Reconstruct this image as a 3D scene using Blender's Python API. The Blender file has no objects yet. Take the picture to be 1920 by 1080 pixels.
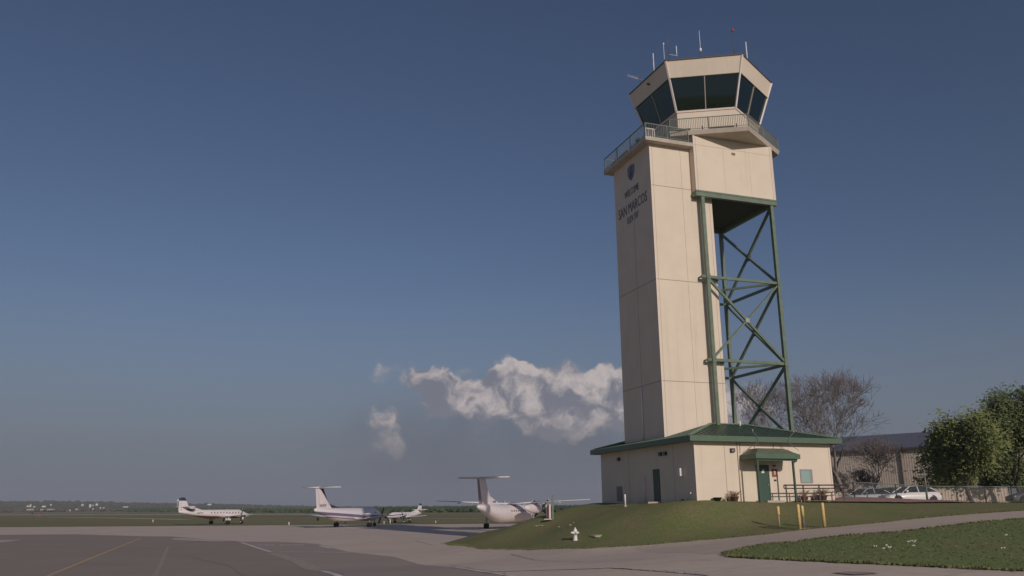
import bpy, bmesh, math, random
import numpy as np
from mathutils import Vector, Matrix
random.seed(7)
PI = math.pi
R_ = math.radians
scene = bpy.context.scene
COL = scene.collection

# ------------------------------------------------------------------ camera
F_PX, PITCH, ROLL = 1544.609, 14.884, -0.400
CZ = 3.0
cam = bpy.data.cameras.new('camera')
cam.sensor_width = 36.0
cam.lens = F_PX / 1920 * 36.0
cam.clip_start = 0.1
cam.clip_end = 20000
co = bpy.data.objects.new('camera', cam)
COL.objects.link(co)
_p, _r = R_(PITCH), R_(ROLL)
FW = Vector((0, math.cos(_p), math.sin(_p)))
_rt = Vector((1, 0, 0)); _up = _rt.cross(FW)
RT = _rt * math.cos(_r) + _up * math.sin(_r)
UP = -_rt * math.sin(_r) + _up * math.cos(_r)
M = Matrix((RT, UP, -FW)).transposed().to_4x4()
M.translation = Vector((0, 0, CZ))
co.matrix_world = M
scene.camera = co

# ------------------------------------------------------------------ sun and sky
SUN_EL, SUN_AZ = R_(20.5), R_(156.0)     # azimuth measured from +Y clockwise towards +X
sd = Vector((math.sin(SUN_AZ) * math.cos(SUN_EL), math.cos(SUN_AZ) * math.cos(SUN_EL), math.sin(SUN_EL)))
sun = bpy.data.lights.new('sun', 'SUN')
sun.energy = 2.9
sun.angle = R_(0.5)
sun.color = (1.0, 0.88, 0.775)
so = bpy.data.objects.new('sun', sun)
COL.objects.link(so)
so.rotation_euler = sd.to_track_quat('Z', 'Y').to_euler()

scene.view_settings.view_transform = 'Standard'
scene.view_settings.look = 'None'
scene.view_settings.gamma = 1
scene.view_settings.exposure = -0.30
world = bpy.data.worlds.new('World')
scene.world = world
world.use_nodes = True
NT = world.node_tree


class NB:
    """small helper for shader node maths"""
    def __init__(s, nt): s.nt = nt

    def new(s, t, **k):
        n = s.nt.nodes.new(t)
        for a, b in k.items(): setattr(n, a, b)
        return n

    def put(s, sock, v):
        if isinstance(v, (int, float)): sock.default_value = v
        elif isinstance(v, (tuple, list)): sock.default_value = tuple(v) if len(v) == len(sock.default_value) else tuple(v) + (1,)
        else: s.nt.links.new(v, sock)

    def m(s, op, a, b=None, c=None, clamp=False):
        n = s.new('ShaderNodeMath', operation=op, use_clamp=clamp)
        s.put(n.inputs[0], a)
        if b is not None: s.put(n.inputs[1], b)
        if c is not None: s.put(n.inputs[2], c)
        return n.outputs[0]

    def vm(s, op, a, b=None):
        n = s.new('ShaderNodeVectorMath', operation=op)
        s.put(n.inputs[0], a)
        if b is not None:
            s.put(n.inputs['Scale'] if op == 'SCALE' else n.inputs[1], b)
        return n.outputs[0]

    def mr(s, v, a, b, c=0., d=1., smooth=True):
        n = s.new('ShaderNodeMapRange')
        n.interpolation_type = 'SMOOTHSTEP' if smooth else 'LINEAR'
        for i, x in enumerate((v, a, b, c, d)): s.put(n.inputs[i], x)
        return n.outputs[0]

    def mix(s, f, a, b, blend='MIX'):
        n = s.new('ShaderNodeMix', data_type='RGBA', blend_type=blend)
        s.put(n.inputs[0], f); s.put(n.inputs[6], a); s.put(n.inputs[7], b)
        return n.outputs[2]

    def noise(s, vec, scale, detail=6, rough=.55, dist=0., lac=2.):
        n = s.new('ShaderNodeTexNoise')
        if vec is not None: s.put(n.inputs['Vector'], vec)
        s.put(n.inputs['Scale'], scale); s.put(n.inputs['Detail'], detail)
        s.put(n.inputs['Roughness'], rough); s.put(n.inputs['Distortion'], dist); s.put(n.inputs['Lacunarity'], lac)
        return n.outputs[0]

    def comb(s, x, y, z=0.):
        n = s.new('ShaderNodeCombineXYZ')
        s.put(n.inputs[0], x); s.put(n.inputs[1], y); s.put(n.inputs[2], z)
        return n.outputs[0]

    def sep(s, v):
        n = s.new('ShaderNodeSeparateXYZ'); s.put(n.inputs[0], v)
        return n.outputs


def pix_ray(px, py):
    return (FW + RT * ((px - 960) / F_PX) + UP * ((540 - py) / F_PX)).normalized()


def azel(px, py):
    d = pix_ray(px, py)
    return math.atan2(d.x, d.y) * 10, math.asin(d.z) * 10      # tenths of a radian, keeps numbers handy


def build_world():
    NT.nodes.clear()
    B = NB(NT)
    out = B.new('ShaderNodeOutputWorld')
    bg = B.new('ShaderNodeBackground')
    sky = B.new('ShaderNodeTexSky')
    sky.sky_type = 'NISHITA'; sky.sun_disc = False
    sky.sun_elevation = SUN_EL; sky.sun_rotation = SUN_AZ
    sky.altitude = 200; sky.air_density = 1.0; sky.dust_density = 1.2; sky.ozone_density = 1.6
    g = B.new('ShaderNodeNewGeometry')
    d = B.vm('SCALE', g.outputs['Incoming'], -1.0)
    X, Y, Z = B.sep(d)
    az = B.m('MULTIPLY', B.m('ARCTAN2', X, Y), 10.0)
    el = B.m('MULTIPLY', B.m('ARCSINE', Z), 10.0)
    # cumulus banks: (px, py, half width px, half height px, weight)
    blobs = [(790, 706, 46, 26, .9), (832, 738, 62, 40, 1.0), (905, 742, 50, 34, .9), (932, 762, 60, 36, .8), (870, 700, 40, 22, .5), (960, 708, 50, 34, 1.0), (1010, 722, 60, 46, 1.0),
             (1075, 745, 75, 62, 1.1), (1140, 712, 56, 34, 1.05), (1130, 760, 90, 60, 1.15), (1040, 790, 80, 34, 1.0), (1240, 760, 110, 70, 1.0),
             (1380, 772, 70, 48, .9),
             (714, 690, 34, 17, .40), (712, 775, 30, 26, .52), (728, 815, 44, 36, .50), (735, 852, 70, 30, .42),
             (655, 785, 40, 16, .25), (600, 868, 60, 22, .2), (880, 815, 50, 24, .25)]
    # domain warp so the outlines are torn, not elliptical
    q0 = B.comb(az, el, 0.)
    wn = B.new('ShaderNodeTexNoise'); B.put(wn.inputs['Vector'], q0); B.put(wn.inputs['Scale'], 2.6); B.put(wn.inputs['Detail'], 4)
    wv = B.vm('SCALE', B.vm('SUBTRACT', wn.outputs['Color'], (.5, .5, .5)), .55)
    q = B.vm('ADD', q0, wv)

    def density(qv, fine=True):
        x, y, _ = B.sep(qv)
        cur = None
        for (px, py, rx, ry, w) in blobs:
            a, e = azel(px, py)
            a2, _e = azel(px + rx, py); _a, e2 = azel(px, py - ry)
            ra, re = abs(a2 - a) * 1.25, abs(e2 - e) * 1.25
            dx = B.m('DIVIDE', B.m('SUBTRACT', x, a), ra)
            dy = B.m('DIVIDE', B.m('SUBTRACT', y, e), re)
            r2 = B.m('ADD', B.m('MULTIPLY', dx, dx), B.m('MULTIPLY', dy, dy))
            v = B.m('MULTIPLY', B.m('SUBTRACT', 1.0, r2, clamp=True), w)
            cur = v if cur is None else B.m('ADD', cur, v)
        cur = B.m('MINIMUM', cur, 1.25)
        n = B.noise(qv, 3.0, 9 if fine else 5, .6)
        return B.m('ADD', B.m('MULTIPLY', cur, 1.15), B.m('MULTIPLY', B.m('SUBTRACT', n, .5), 1.45)), cur
    dn, n1 = density(q)
    cover = B.m('MULTIPLY', B.mr(dn, .22, .80), B.mr(n1, .0, .16))
    thick = B.mr(dn, .3, 1.5)
    # lumps lit from the upper right: compare billow noise with itself a little towards the light
    off = B.vm('ADD', q, (.07, .13, 0))
    b1 = B.noise(q, 2.2, 8, .56); b2 = B.noise(off, 2.2, 8, .56)
    d2, _n = density(off, False)
    lit = B.m('ADD', B.m('MULTIPLY', B.m('SUBTRACT', b1, b2), 4.5), B.m('MULTIPLY', B.m('SUBTRACT', dn, d2), .55))
    big = B.noise(B.vm('ADD', q0, (3.1, 1.7, 0)), 1.15, 3, .5)
    lit = B.m('ADD', lit, B.m('MULTIPLY', B.m('SUBTRACT', big, .5), 1.6))
    litc = B.mr(lit, -.5, .92)
    low = B.mr(el, .55, 1.25)
    ccol = B.mix(litc, (.215, .225, .28), (.60, .535, .53))
    ccol = B.mix(B.m('MULTIPLY', B.m('SUBTRACT', 1., low), .8), ccol, (.245, .235, .265))
    skyc = B.vm('MULTIPLY', B.vm('SCALE', sky.outputs[0], .0545), (.98, .96, 1.10))
    # thin veil of far rain haze low over the horizon
    hz = B.m('MULTIPLY', B.mr(el, 2.9, -.1), .93)
    skyc = B.mix(hz, skyc, (.168, .188, .245))
    a0, e0 = azel(960, 850)
    vx = B.m('DIVIDE', B.m('SUBTRACT', az, a0), 2.6); vy = B.m('DIVIDE', B.m('SUBTRACT', el, e0), .85)
    veil = B.mr(B.m('ADD', B.m('MULTIPLY', vx, vx), B.m('MULTIPLY', vy, vy)), 1.25, .1)
    veil = B.m('MULTIPLY', veil, B.mr(B.noise(q, 1.1, 5, .5), .25, .7, .35, .8))
    skyc = B.mix(B.m('MULTIPLY', veil, .85), skyc, (.150, .163, .210))
    soft = B.m('MULTIPLY', cover, B.mr(thick, 0., .28, .45, 1.))
    soft = B.m('MULTIPLY', soft, B.mr(el, .3, .95, .25, 1.))
    col = B.mix(soft, skyc, ccol)
    B.put(bg.inputs['Color'], col)
    bg.inputs['Strength'].default_value = 1.0
    NT.links.new(bg.outputs[0], out.inputs[0])


build_world()

# ------------------------------------------------------------------ materials
MATS = {}


def mat(name, col, rough=.7, metal=0., var=0., vscale=3., bump=0., bscale=20., spec=.5, col2=None, stretch=None, fine=0., coat=0.):
    if name in MATS: return MATS[name]
    m = bpy.data.materials.new(name); m.use_nodes = True
    nt = m.node_tree; B = NB(nt)
    p = nt.nodes['Principled BSDF']
    p.inputs['Roughness'].default_value = rough
    p.inputs['Metallic'].default_value = metal
    p.inputs['Specular IOR Level'].default_value = spec
    p.inputs['Coat Weight'].default_value = coat
    tc = B.new('ShaderNodeTexCoord')
    v = tc.outputs['Object']
    if stretch: v = B.vm('MULTIPLY', v, stretch)
    c = tuple(col) + (1,)
    if var > 0 or col2:
        n = B.noise(v, vscale, 6, .6)
        lo = tuple(x * (1 - var) for x in col) if not col2 else tuple(col2)
        hi = tuple(min(1, x * (1 + var)) for x in col) if not col2 else tuple(col)
        c = B.mix(B.mr(n, .3, .7), lo, hi)
        if fine:
            n2 = B.noise(v, vscale * 14, 3, .6)
            c = B.mix(B.mr(n2, .3, .7, 0, fine), c, tuple(x * .55 for x in col))
        nt.links.new(c, p.inputs['Base Color'])
    else:
        p.inputs['Base Color'].default_value = c
    if bump:
        bn = B.new('ShaderNodeBump'); bn.inputs['Strength'].default_value = bump; bn.inputs['Distance'].default_value = .05
        nt.links.new(B.noise(v, bscale, 4, .6), bn.inputs['Height'])
        nt.links.new(bn.outputs[0], p.inputs['Normal'])
    MATS[name] = m
    return m


STUCCO = mat('stucco', (.705, .612, .50), .85, var=.035, vscale=.6, bump=.12, bscale=25)


def weather(m, k=.30, z_scale=.10):
    nt = m.node_tree; B = NB(nt); p = nt.nodes['Principled BSDF']
    src = p.inputs['Base Color'].links[0].from_socket
    tc = B.new('ShaderNodeTexCoord'); v = tc.outputs['Object']
    st = B.noise(B.vm('MULTIPLY', v, (3.2, 3.2, z_scale)), 1.0, 5, .65)
    pt = B.noise(v, .33, 4, .6)
    f = B.m('MULTIPLY', B.mr(st, .52, .78), B.mr(pt, .35, .65, .35, 1.))
    c = B.mix(B.m('MULTIPLY', f, k), src, (.36, .29, .235))
    c = B.mix(B.mr(B.noise(v, .12, 2, .5), .4, .62, 0, .10), c, (.80, .70, .60))
    nt.links.new(c, p.inputs['Base Color'])


weather(STUCCO)
CREAMTRIM = mat('cream_trim', (.74, .62, .54), .7)
JOINT = mat('joint', (.33, .27, .22), .9)
CONC = mat('concrete_slab', (.45, .395, .335), .85, var=.10, vscale=1.5, bump=.1)
weather(CONC, .5, .6)
GREEN = mat('green_steel', (.13, .178, .125), .45, var=.14, vscale=2.2)
GREENROOF = mat('green_metal_roof', (.058, .098, .066), .42, var=.16, vscale=1.5)
GREENDOOR = mat('green_door', (.04, .085, .065), .5)
DKPIPE = mat('bronze_pipe', (.05, .035, .03), .5)
WHITE = mat('white_paint', (.78, .76, .74), .45, var=.03)
WHITEMET = mat('white_metal', (.72, .68, .66), .5)
DARKROOF = mat('roof_cap', (.10, .065, .055), .6)
GLASS = mat('tinted_glass', (.012, .022, .02), .06, spec=.62)
GLASSG = mat('pale_glass', (.30, .42, .38), .12, spec=.6)
GREY = mat('grey_metal', (.25, .25, .25), .5)
DARK = mat('dark_metal', (.03, .03, .033), .5)
BLACK = mat('tyre_rubber', (.012, .012, .012), .8)
ORANGE = mat('rust_sign', (.28, .085, .045), .6)
YELLOW = mat('yellow_paint', (.72, .52, .20), .5, var=.12, vscale=5, col2=(.60, .43, .18))
RED = mat('red_paint', (.45, .04, .03), .5)
RAILPAINT = mat('rail_paint', (.16, .20, .17), .5)
LETTER = mat('letter_metal', (.10, .10, .108), .5)


# ------------------------------------------------------------------ mesh helper
class MB:
    def __init__(s): s.v = []; s.f = []; s.mi = []; s.smooth = []; s.cur = 0

    def add(s, vs, fs, smooth=False, mi=None):
        o = len(s.v); s.v += [tuple(v) for v in vs]
        for f in fs:
            s.f.append([i + o for i in f]); s.mi.append(s.cur if mi is None else mi); s.smooth.append(smooth)

    def box(s, x0, y0, z0, x1, y1, z1, mi=None):
        vs = [(x, y, z) for z in (z0, z1) for y in (y0, y1) for x in (x0, x1)]
        s.add(vs, [(0, 2, 3, 1), (4, 5, 7, 6), (0, 1, 5, 4), (2, 6, 7, 3), (0, 4, 6, 2), (1, 3, 7, 5)], mi=mi)

    def bar(s, a, b, w, h=None, n=4, up=(0, 0, 1), mi=None, r2=None, smooth=None, cap=True):
        """prism between a and b; n==4 gives a w x h beam, else a round tube of radius w"""
        a, b = Vector(a), Vector(b); d = (b - a)
        if d.length < 1e-6: return
        d.normalize(); u = Vector(up)
        if abs(d.dot(u)) > .98: u = Vector((0, 1, 0))
        sx = d.cross(u).normalized(); sy = sx.cross(d).normalized()
        if n == 4:
            h = h or w; r = [(w / 2, h / 2), (-w / 2, h / 2), (-w / 2, -h / 2), (w / 2, -h / 2)]; k = 1
            ra = rb = r
        else:
            r2 = w if r2 is None else r2
            ra = [(math.cos(2 * PI * i / n) * w, math.sin(2 * PI * i / n) * w) for i in range(n)]
            rb = [(math.cos(2 * PI * i / n) * r2, math.sin(2 * PI * i / n) * r2) for i in range(n)]
        vs = [a + sx * p + sy * q for p, q in ra] + [b + sx * p + sy * q for p, q in rb]
        fs = [(i, (i + 1) % n, n + (i + 1) % n, n + i) for i in range(n)]
        if cap: fs += [tuple(range(n))[::-1], tuple(range(n, 2 * n))]
        s.add(vs, fs, smooth=(n > 5) if smooth is None else smooth, mi=mi)

    def prism(s, poly, z0, z1, mi=None, top=None):
        n = len(poly)
        tp = top or poly
        vs = [(x, y, z0) for x, y in poly] + [(x, y, z1) for x, y in tp]
        s.add(vs, [(i, (i + 1) % n, n + (i + 1) % n, n + i) for i in range(n)] + [tuple(range(n))[::-1], tuple(range(n, 2 * n))], mi=mi)

    def loft(s, rings, caps=True, smooth=True, mi=None, close=True):
        n = len(rings[0]); vs = [p for r in rings for p in r]; fs = []
        for k in range(len(rings) - 1):
            for i in range(n if close else n - 1):
                j = (i + 1) % n
                fs.append((k * n + i, k * n + j, (k + 1) * n + j, (k + 1) * n + i))
        if caps: fs += [tuple(range(n))[::-1], tuple(range((len(rings) - 1) * n, len(rings) * n))]
        s.add(vs, fs, smooth=smooth, mi=mi)

    def lathe(s, prof, cx=0, cy=0, n=16, mi=None):
        s.loft([[(cx + r * math.cos(2 * PI * i / n), cy + r * math.sin(2 * PI * i / n), z) for i in range(n)] for r, z in prof], mi=mi)

    def mesh(s, name, mats):
        me = bpy.data.meshes.new(name)
        me.from_pydata([tuple(v) for v in s.v], [], s.f)
        for m in (mats if isinstance(mats, (list, tuple)) else [mats]): me.materials.append(m)
        me.polygons.foreach_set('material_index', s.mi)
        me.polygons.foreach_set('use_smooth', s.smooth)
        bm = bmesh.new(); bm.from_mesh(me)
        bmesh.ops.recalc_face_normals(bm, faces=bm.faces)
        bm.to_mesh(me); bm.free(); me.update()
        return me

    def build(s, name, mats, parent=None):
        o = bpy.data.objects.new(name, s.mesh(name, mats)); COL.objects.link(o)
        if parent: o.parent = parent
        return o


def empty(name, loc=(0, 0, 0), rz=0., label=None, cat=None, group=None, scale=1.):
    o = bpy.data.objects.new(name, None); COL.objects.link(o)
    o.empty_display_size = .3
    o.location = loc; o.rotation_euler = (0, 0, rz); o.scale = (scale,) * 3
    return tag(o, label, cat, group)


def tag(o, label=None, cat=None, group=None, kind=None):
    if label: o['label'] = label
    if cat: o['category'] = cat
    if group: o['group'] = group
    if kind: o['kind'] = kind
    return o


def copy_tree(o, parent=None):
    c = o.copy(); COL.objects.link(c); c.parent = parent
    for ch in list(o.children): copy_tree(ch, c)
    return c


def text_mesh(name, body, size, m, parent, M4, extrude=.02, align='CENTER'):
    cu = bpy.data.curves.new(name, 'FONT'); cu.body = body; cu.size = size; cu.extrude = extrude
    cu.align_x = align; cu.resolution_u = 2
    t = bpy.data.objects.new('tmp', cu); COL.objects.link(t)
    dg = bpy.context.evaluated_depsgraph_get()
    me = bpy.data.meshes.new_from_object(t.evaluated_get(dg))
    bpy.data.objects.remove(t); me.transform(M4); me.materials.clear(); me.materials.append(m); me.name = name
    o = bpy.data.objects.new(name, me); COL.objects.link(o); o.parent = parent
    return o


# ------------------------------------------------------------------ terrain height field
TH = R_(19.308); CT, ST = math.cos(TH), math.sin(TH)
BX, BY, BZ = 11.396, 52.8, 3.222        # near corner of the base building


def LW(u, v):
    return BX + u * CT - v * ST, BY + u * ST + v * CT


def at(px, py, Y):
    d = pix_ray(px, py); s = Y / d.y
    return d.x * s, Y, CZ + d.z * s


ctrl = [at(830, 1018, 66), at(898, 1029, 58), at(1002, 1031, 52), at(1106, 1029, 48), at(1210, 1022, 47), at(1320, 1013, 46), at(1420, 1002, 45),
        at(1500, 991, 45), at(1600, 982, 45), at(1720, 970, 45), at(1920, 958, 45), at(2150, 948, 45),
        at(906, 999, 68), at(940, 988, 66), at(973, 979.5, 63), at(1000, 973, 62), at(1050, 962, 61.5), at(1120, 951.5, 60.5),
        at(1080, 1012, 52), at(1180, 985, 52), at(1300, 975, 50), at(1400, 975, 49.5),
        at(1440, 1022, 37.5), at(1580, 1007, 38), at(1690, 999, 38.5), at(1815, 984, 39), at(1920, 975, 39.5), at(2100, 960, 40),
        at(1360, 1041, 33), at(1440, 1049.5, 30.5), at(1565, 1056, 28.5), at(1690, 1062, 27), at(1920, 1072, 25),
        at(960, 1080, 31), at(1250, 1080, 27.5), at(1500, 1085, 25), at(640, 1080, 34.5), at(1920, 1120, 20), at(1400, 1180, 18), (0, 8, .9), (12, 8, 1.2), (-12, 10, .4), (30, 15, 1.8)]
for u in (-1.2, 0, 3, 6, 9, 11.5):
    for v in (-.8, 3, 7, 11, 14.5):
        x, y = LW(u, v); ctrl.append((x, y, BZ - .03))
for u, v, z in ((2, -2.5, 3.0), (6, -2.5, 3.03), (10, -2.5, 3.08), (14, -2.5, 3.05), (-3.2, 2, 2.75), (-3.2, 10, 2.7), (-7, 10, 1.4), (-6.5, 16, 1.2), (0, 19, 2.2), (6, 22, 2.2), (-12, 16, .1), (-4, 24, .1), (2, 32, .1)):
    x, y = LW(u, v); ctrl.append((x, y, z))
ctrl += [at(1620, 942, 62), at(1720, 942.5, 62), at(1800, 943, 62), at(1900, 943, 62), at(2100, 942, 62), (30, 72, 2.8), (38, 72, 2.8), (46, 72, 2.9), (60, 72, 3.2), (32, 66, 3.0), at(1600, 934, 60.5), at(1650, 936.5, 60.5), at(1565, 936, 60),
         (28, 90, 3.0), (40, 90, 3.2), (60, 90, 3.3), (45, 115, 3.2), (65, 110, 3.3), (30, 115, 2.6), (80, 50, 3.4), (80, 90, 3.4), (80, 25, 2.6), (60, 20, 2.2), (90, 120, 3.3), (60, 140, 3.2)]
for x, y in ((-8, 66), (-12, 74), (-6, 80), (-3, 86), (2, 90), (-14, 60), (-10, 52), (-14, 44), (-18, 34), (-30, 20), (-30, 40), (-30, 60), (-30, 80), (-30, 110), (-10, 110), (8, 110), (-60, 10), (-60, 50), (-60, 110), (-60, 150), (-20, 150), (15, 150), (10, 130), (-22, 50), (-4, 72), (-6.3, 68)):
    ctrl.append((x, y, 0.))
C = np.array(ctrl, float)


def _phi(r2): return .5 * r2 * np.log(r2 + 1e-9)


def _solve():
    n = len(C); P = C[:, :2]
    D2 = ((P[:, None] - P[None]) ** 2).sum(-1)
    A = np.zeros((n + 3, n + 3)); A[:n, :n] = _phi(D2) + np.eye(n) * 1.5
    A[:n, n] = 1; A[:n, n + 1:] = P; A[n, :n] = 1; A[n + 1:, :n] = P.T
    b = np.zeros(n + 3); b[:n] = C[:, 2]
    return np.linalg.solve(A, b)


WT = _solve()


def H_arr(xy):
    xy = np.asarray(xy, float); n = len(C)
    z = np.zeros(len(xy))
    for i in range(0, len(xy), 4000):
        q = xy[i:i + 4000]
        D2 = ((q[:, None] - C[None, :, :2]) ** 2).sum(-1)
        z[i:i + 4000] = _phi(D2) @ WT[:n] + WT[n] + q @ WT[n + 1:]
    z = np.clip(z, 0, 3.6)
    x, y = xy[:, 0], xy[:, 1]
    # everything fades to the level airfield away from the mound
    f = np.clip((x + 45) / 25, 0, 1) * np.clip((190 - y) / 50, 0, 1)
    z = z * f
    z = np.where(z < .12, z * z / .12, z)
    return z


def H(x, y): return float(H_arr([(x, y)])[0])


def G(px, py):
    """where a sight line meets the ground"""
    d = pix_ray(px, py); o = Vector((0, 0, CZ))
    if d.z >= -1e-4: d = d.copy(); d.z = -1e-4
    ts = np.concatenate([np.arange(12, 160, .5), np.arange(160, 3000, 5)])
    P = np.outer(ts, np.array(d)) + np.array(o)
    hz = H_arr(P[:, :2]); below = P[:, 2] < hz
    if not below.any(): return P[-1, 0], P[-1, 1], 0.
    i = int(np.argmax(below)); a, b = ts[max(i - 1, 0)], ts[i]
    for _ in range(24):
        m_ = (a + b) / 2; p = o + d * m_
        if p.z < H(p.x, p.y): b = m_
        else: a = m_
    p = o + d * b
    return p.x, p.y, p.z


def GP(*pts): return [G(*p)[:2] for p in pts]


def drape(name, poly, off, material, step=1.0, label=None, kind=None, cut=True, jitter=0., parent=None):
    """polygon (world xy) cut on the terrain grid and laid on the height field"""
    pts = []
    for i, (x, y) in enumerate(poly):
        pts.append((x, y))
        if jitter:
            x2, y2 = poly[(i + 1) % len(poly)]; L = math.hypot(x2 - x, y2 - y)
            k = int(min(L / .35, 400))
            if L < 60:
                for j in range(1, k):
                    t = j / k; w = jitter * (random.random() - .5) * 2
                    pts.append((x + (x2 - x) * t - (y2 - y) / L * w, y + (y2 - y) * t + (x2 - x) / L * w))
    bm = bmesh.new()
    vs = [bm.verts.new((x, y, 0)) for x, y in pts]
    bm.faces.new(vs)
    if cut:
        xs = [p[0] for p in poly]; ys = [p[1] for p in poly]
        for ax, lo, hi in ((0, max(min(xs), -60), min(max(xs), 100)), (1, max(min(ys), 2), min(max(ys), 160))):
            c = math.ceil(lo / step) * step
            while c < hi:
                co_ = Vector((c, 0, 0)) if ax == 0 else Vector((0, c, 0)); no = Vector((1, 0, 0)) if ax == 0 else Vector((0, 1, 0))
                bmesh.ops.bisect_plane(bm, geom=bm.verts[:] + bm.edges[:] + bm.faces[:], plane_co=co_, plane_no=no, dist=1e-5)
                c += step
    bmesh.ops.triangulate(bm, faces=[f for f in bm.faces if len(f.verts) > 4])
    bm.verts.ensure_lookup_table()
    z = H_arr([(v.co.x, v.co.y) for v in bm.verts])
    for v, h in zip(bm.verts, z): v.co.z = h + off
    bmesh.ops.recalc_face_normals(bm, faces=bm.faces)
    me = bpy.data.meshes.new(name); bm.to_mesh(me); bm.free()
    for p in me.polygons: p.use_smooth = True
    if me.polygons and sum(p.normal.z for p in me.polygons) < 0: me.flip_normals()
    me.materials.append(material)
    o = bpy.data.objects.new(name, me); COL.objects.link(o); o.parent = parent
    return tag(o, label, kind=kind)


def strip(p, w):
    """band polygon round a polyline of world xy points"""
    L, Rr = [], []
    for i, a in enumerate(p):
        q0 = p[max(i - 1, 0)]; q1 = p[min(i + 1, len(p) - 1)]
        dx, dy = q1[0] - q0[0], q1[1] - q0[1]; n = math.hypot(dx, dy)
        L.append((a[0] - dy / n * w / 2, a[1] + dx / n * w / 2)); Rr.append((a[0] + dy / n * w / 2, a[1] - dx / n * w / 2))
    return L + Rr[::-1]


# ground materials
def grass_mat(ga=(.19, .225, .082), gb=(.26, .23, .118), brown=.7):
    m = bpy.data.materials.new('grass_ground'); m.use_nodes = True
    nt = m.node_tree; B = NB(nt); p = nt.nodes['Principled BSDF']
    tc = B.new('ShaderNodeTexCoord'); v = tc.outputs['Object']
    n1 = B.noise(v, .35, 5, .6, .3); n2 = B.noise(v, 2.3, 5, .65); n3 = B.noise(v, 9, 4, .75)
    c = B.mix(B.mr(n1, .35, .65), ga, gb)
    c = B.mix(B.mr(n2, .45, .78, 0, brown), c, (.30, .225, .145))
    c = B.mix(B.mr(n3, .38, .66, 0, .6), c, (.10, .115, .04))
    c = B.mix(B.mr(B.noise(v, 5.5, 5, .7), .5, .72, 0, .5), c, (.30, .27, .14))
    far = B.sep(v)[1]
    nf = B.noise(B.vm('MULTIPLY', v, (.004, .05, 1)), 1.0, 4, .6)
    c = B.mix(B.mr(far, 110, 200, 0, 1), c, B.mix(B.mr(nf, .35, .65), (.20, .195, .085), (.27, .22, .125)))
    nt.links.new(c, p.inputs['Base Color']); p.inputs['Roughness'].default_value = .95; p.inputs['Specular IOR Level'].default_value = .15
    bn = B.new('ShaderNodeBump'); bn.inputs['Strength'].default_value = .45; bn.inputs['Distance'].default_value = .07
    nt.links.new(B.m('ADD', B.noise(v, 6, 4, .7), B.m('MULTIPLY', n3, .5)), bn.inputs['Height']); nt.links.new(bn.outputs[0], p.inputs['Normal'])
    return m


def pave_mat(name, c1, c2, stain, joint=0., jcol=None):
    m = bpy.data.materials.new(name); m.use_nodes = True
    nt = m.node_tree; B = NB(nt); p = nt.nodes['Principled BSDF']
    tc = B.new('ShaderNodeTexCoord'); v = tc.outputs['Object']
    n1 = B.noise(v, .16, 5, .6, .4); n2 = B.noise(v, 1.4, 5, .65); n3 = B.noise(v, 26, 2, .6)
    c = B.mix(B.mr(n1, .35, .65), c1, c2)
    c = B.mix(B.mr(n2, .5, .75, 0, .5), c, stain)
    sm = B.noise(B.vm('MULTIPLY', v, (.05, .9, 1)), 1.0, 4, .6)
    c = B.mix(B.mr(sm, .45, .75, 0, .35), c, stain)
    c = B.mix(B.mr(n3, .3, .8, 0, .3), c, tuple(x * .6 for x in c1))
    if joint:
        x, y, z = B.sep(v)
        # expansion joints follow the apron, which is turned a few degrees
        a = R_(37); xr = B.m('ADD', B.m('MULTIPLY', x, math.cos(a)), B.m('MULTIPLY', y, math.sin(a)))
        yr = B.m('SUBTRACT', B.m('MULTIPLY', y, math.cos(a)), B.m('MULTIPLY', x, math.sin(a)))
        for k in (xr, yr):
            f = B.m('PINGPONG', k, joint / 2)
            c = B.mix(B.mr(f, .06, .02, 0, .22), c, jcol)
    nt.links.new(c, p.inputs['Base Color']); p.inputs['Roughness'].default_value = .92; p.inputs['Specular IOR Level'].default_value = .2
    bn = B.new('ShaderNodeBump'); bn.inputs['Strength'].default_value = .25; bn.inputs['Distance'].default_value = .02
    nt.links.new(n3, bn.inputs['Height']); nt.links.new(bn.outputs[0], p.inputs['Normal'])
    return m


GRASS = grass_mat()
GRASSL = grass_mat((.18, .255, .085), (.22, .245, .10), .3)
APRON = pave_mat('apron_concrete', (.66, .545, .455), (.60, .495, .415), (.47, .38, .31), 6.1, (.15, .12, .10))
ASPH_A = pave_mat('dark_asphalt', (.33, .268, .232), (.35, .285, .247), (.27, .22, .192))
ASPH_B = pave_mat('worn_asphalt', (.385, .315, .28), (.36, .295, .265), (.43, .35, .30))
PATHM = pave_mat('path_paving', (.60, .49, .41), (.55, .45, .375), (.44, .355, .29))
PAINTW = mat('faded_white_marking', (.76, .74, .74), .8, var=.2, vscale=1.2, col2=(.50, .44, .41))
PAINTY = mat('faded_yellow_marking', (.62, .40, .18), .8, var=.25, vscale=1.2, col2=(.46, .32, .20))
MULCH = mat('red_gravel', (.42, .25, .21), .95, var=.3, vscale=3, bump=.8, bscale=9, col2=(.26, .16, .13))
HAYM = mat('dry_grass', (.42, .36, .21), .95, var=.2, vscale=.02)
TAXIM = mat('taxiway_surface', (.62, .56, .42), .9, var=.1, vscale=.05)
OLIVE = mat('far_field', (.21, .17, .09), .95, var=.3, vscale=.01)


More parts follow.
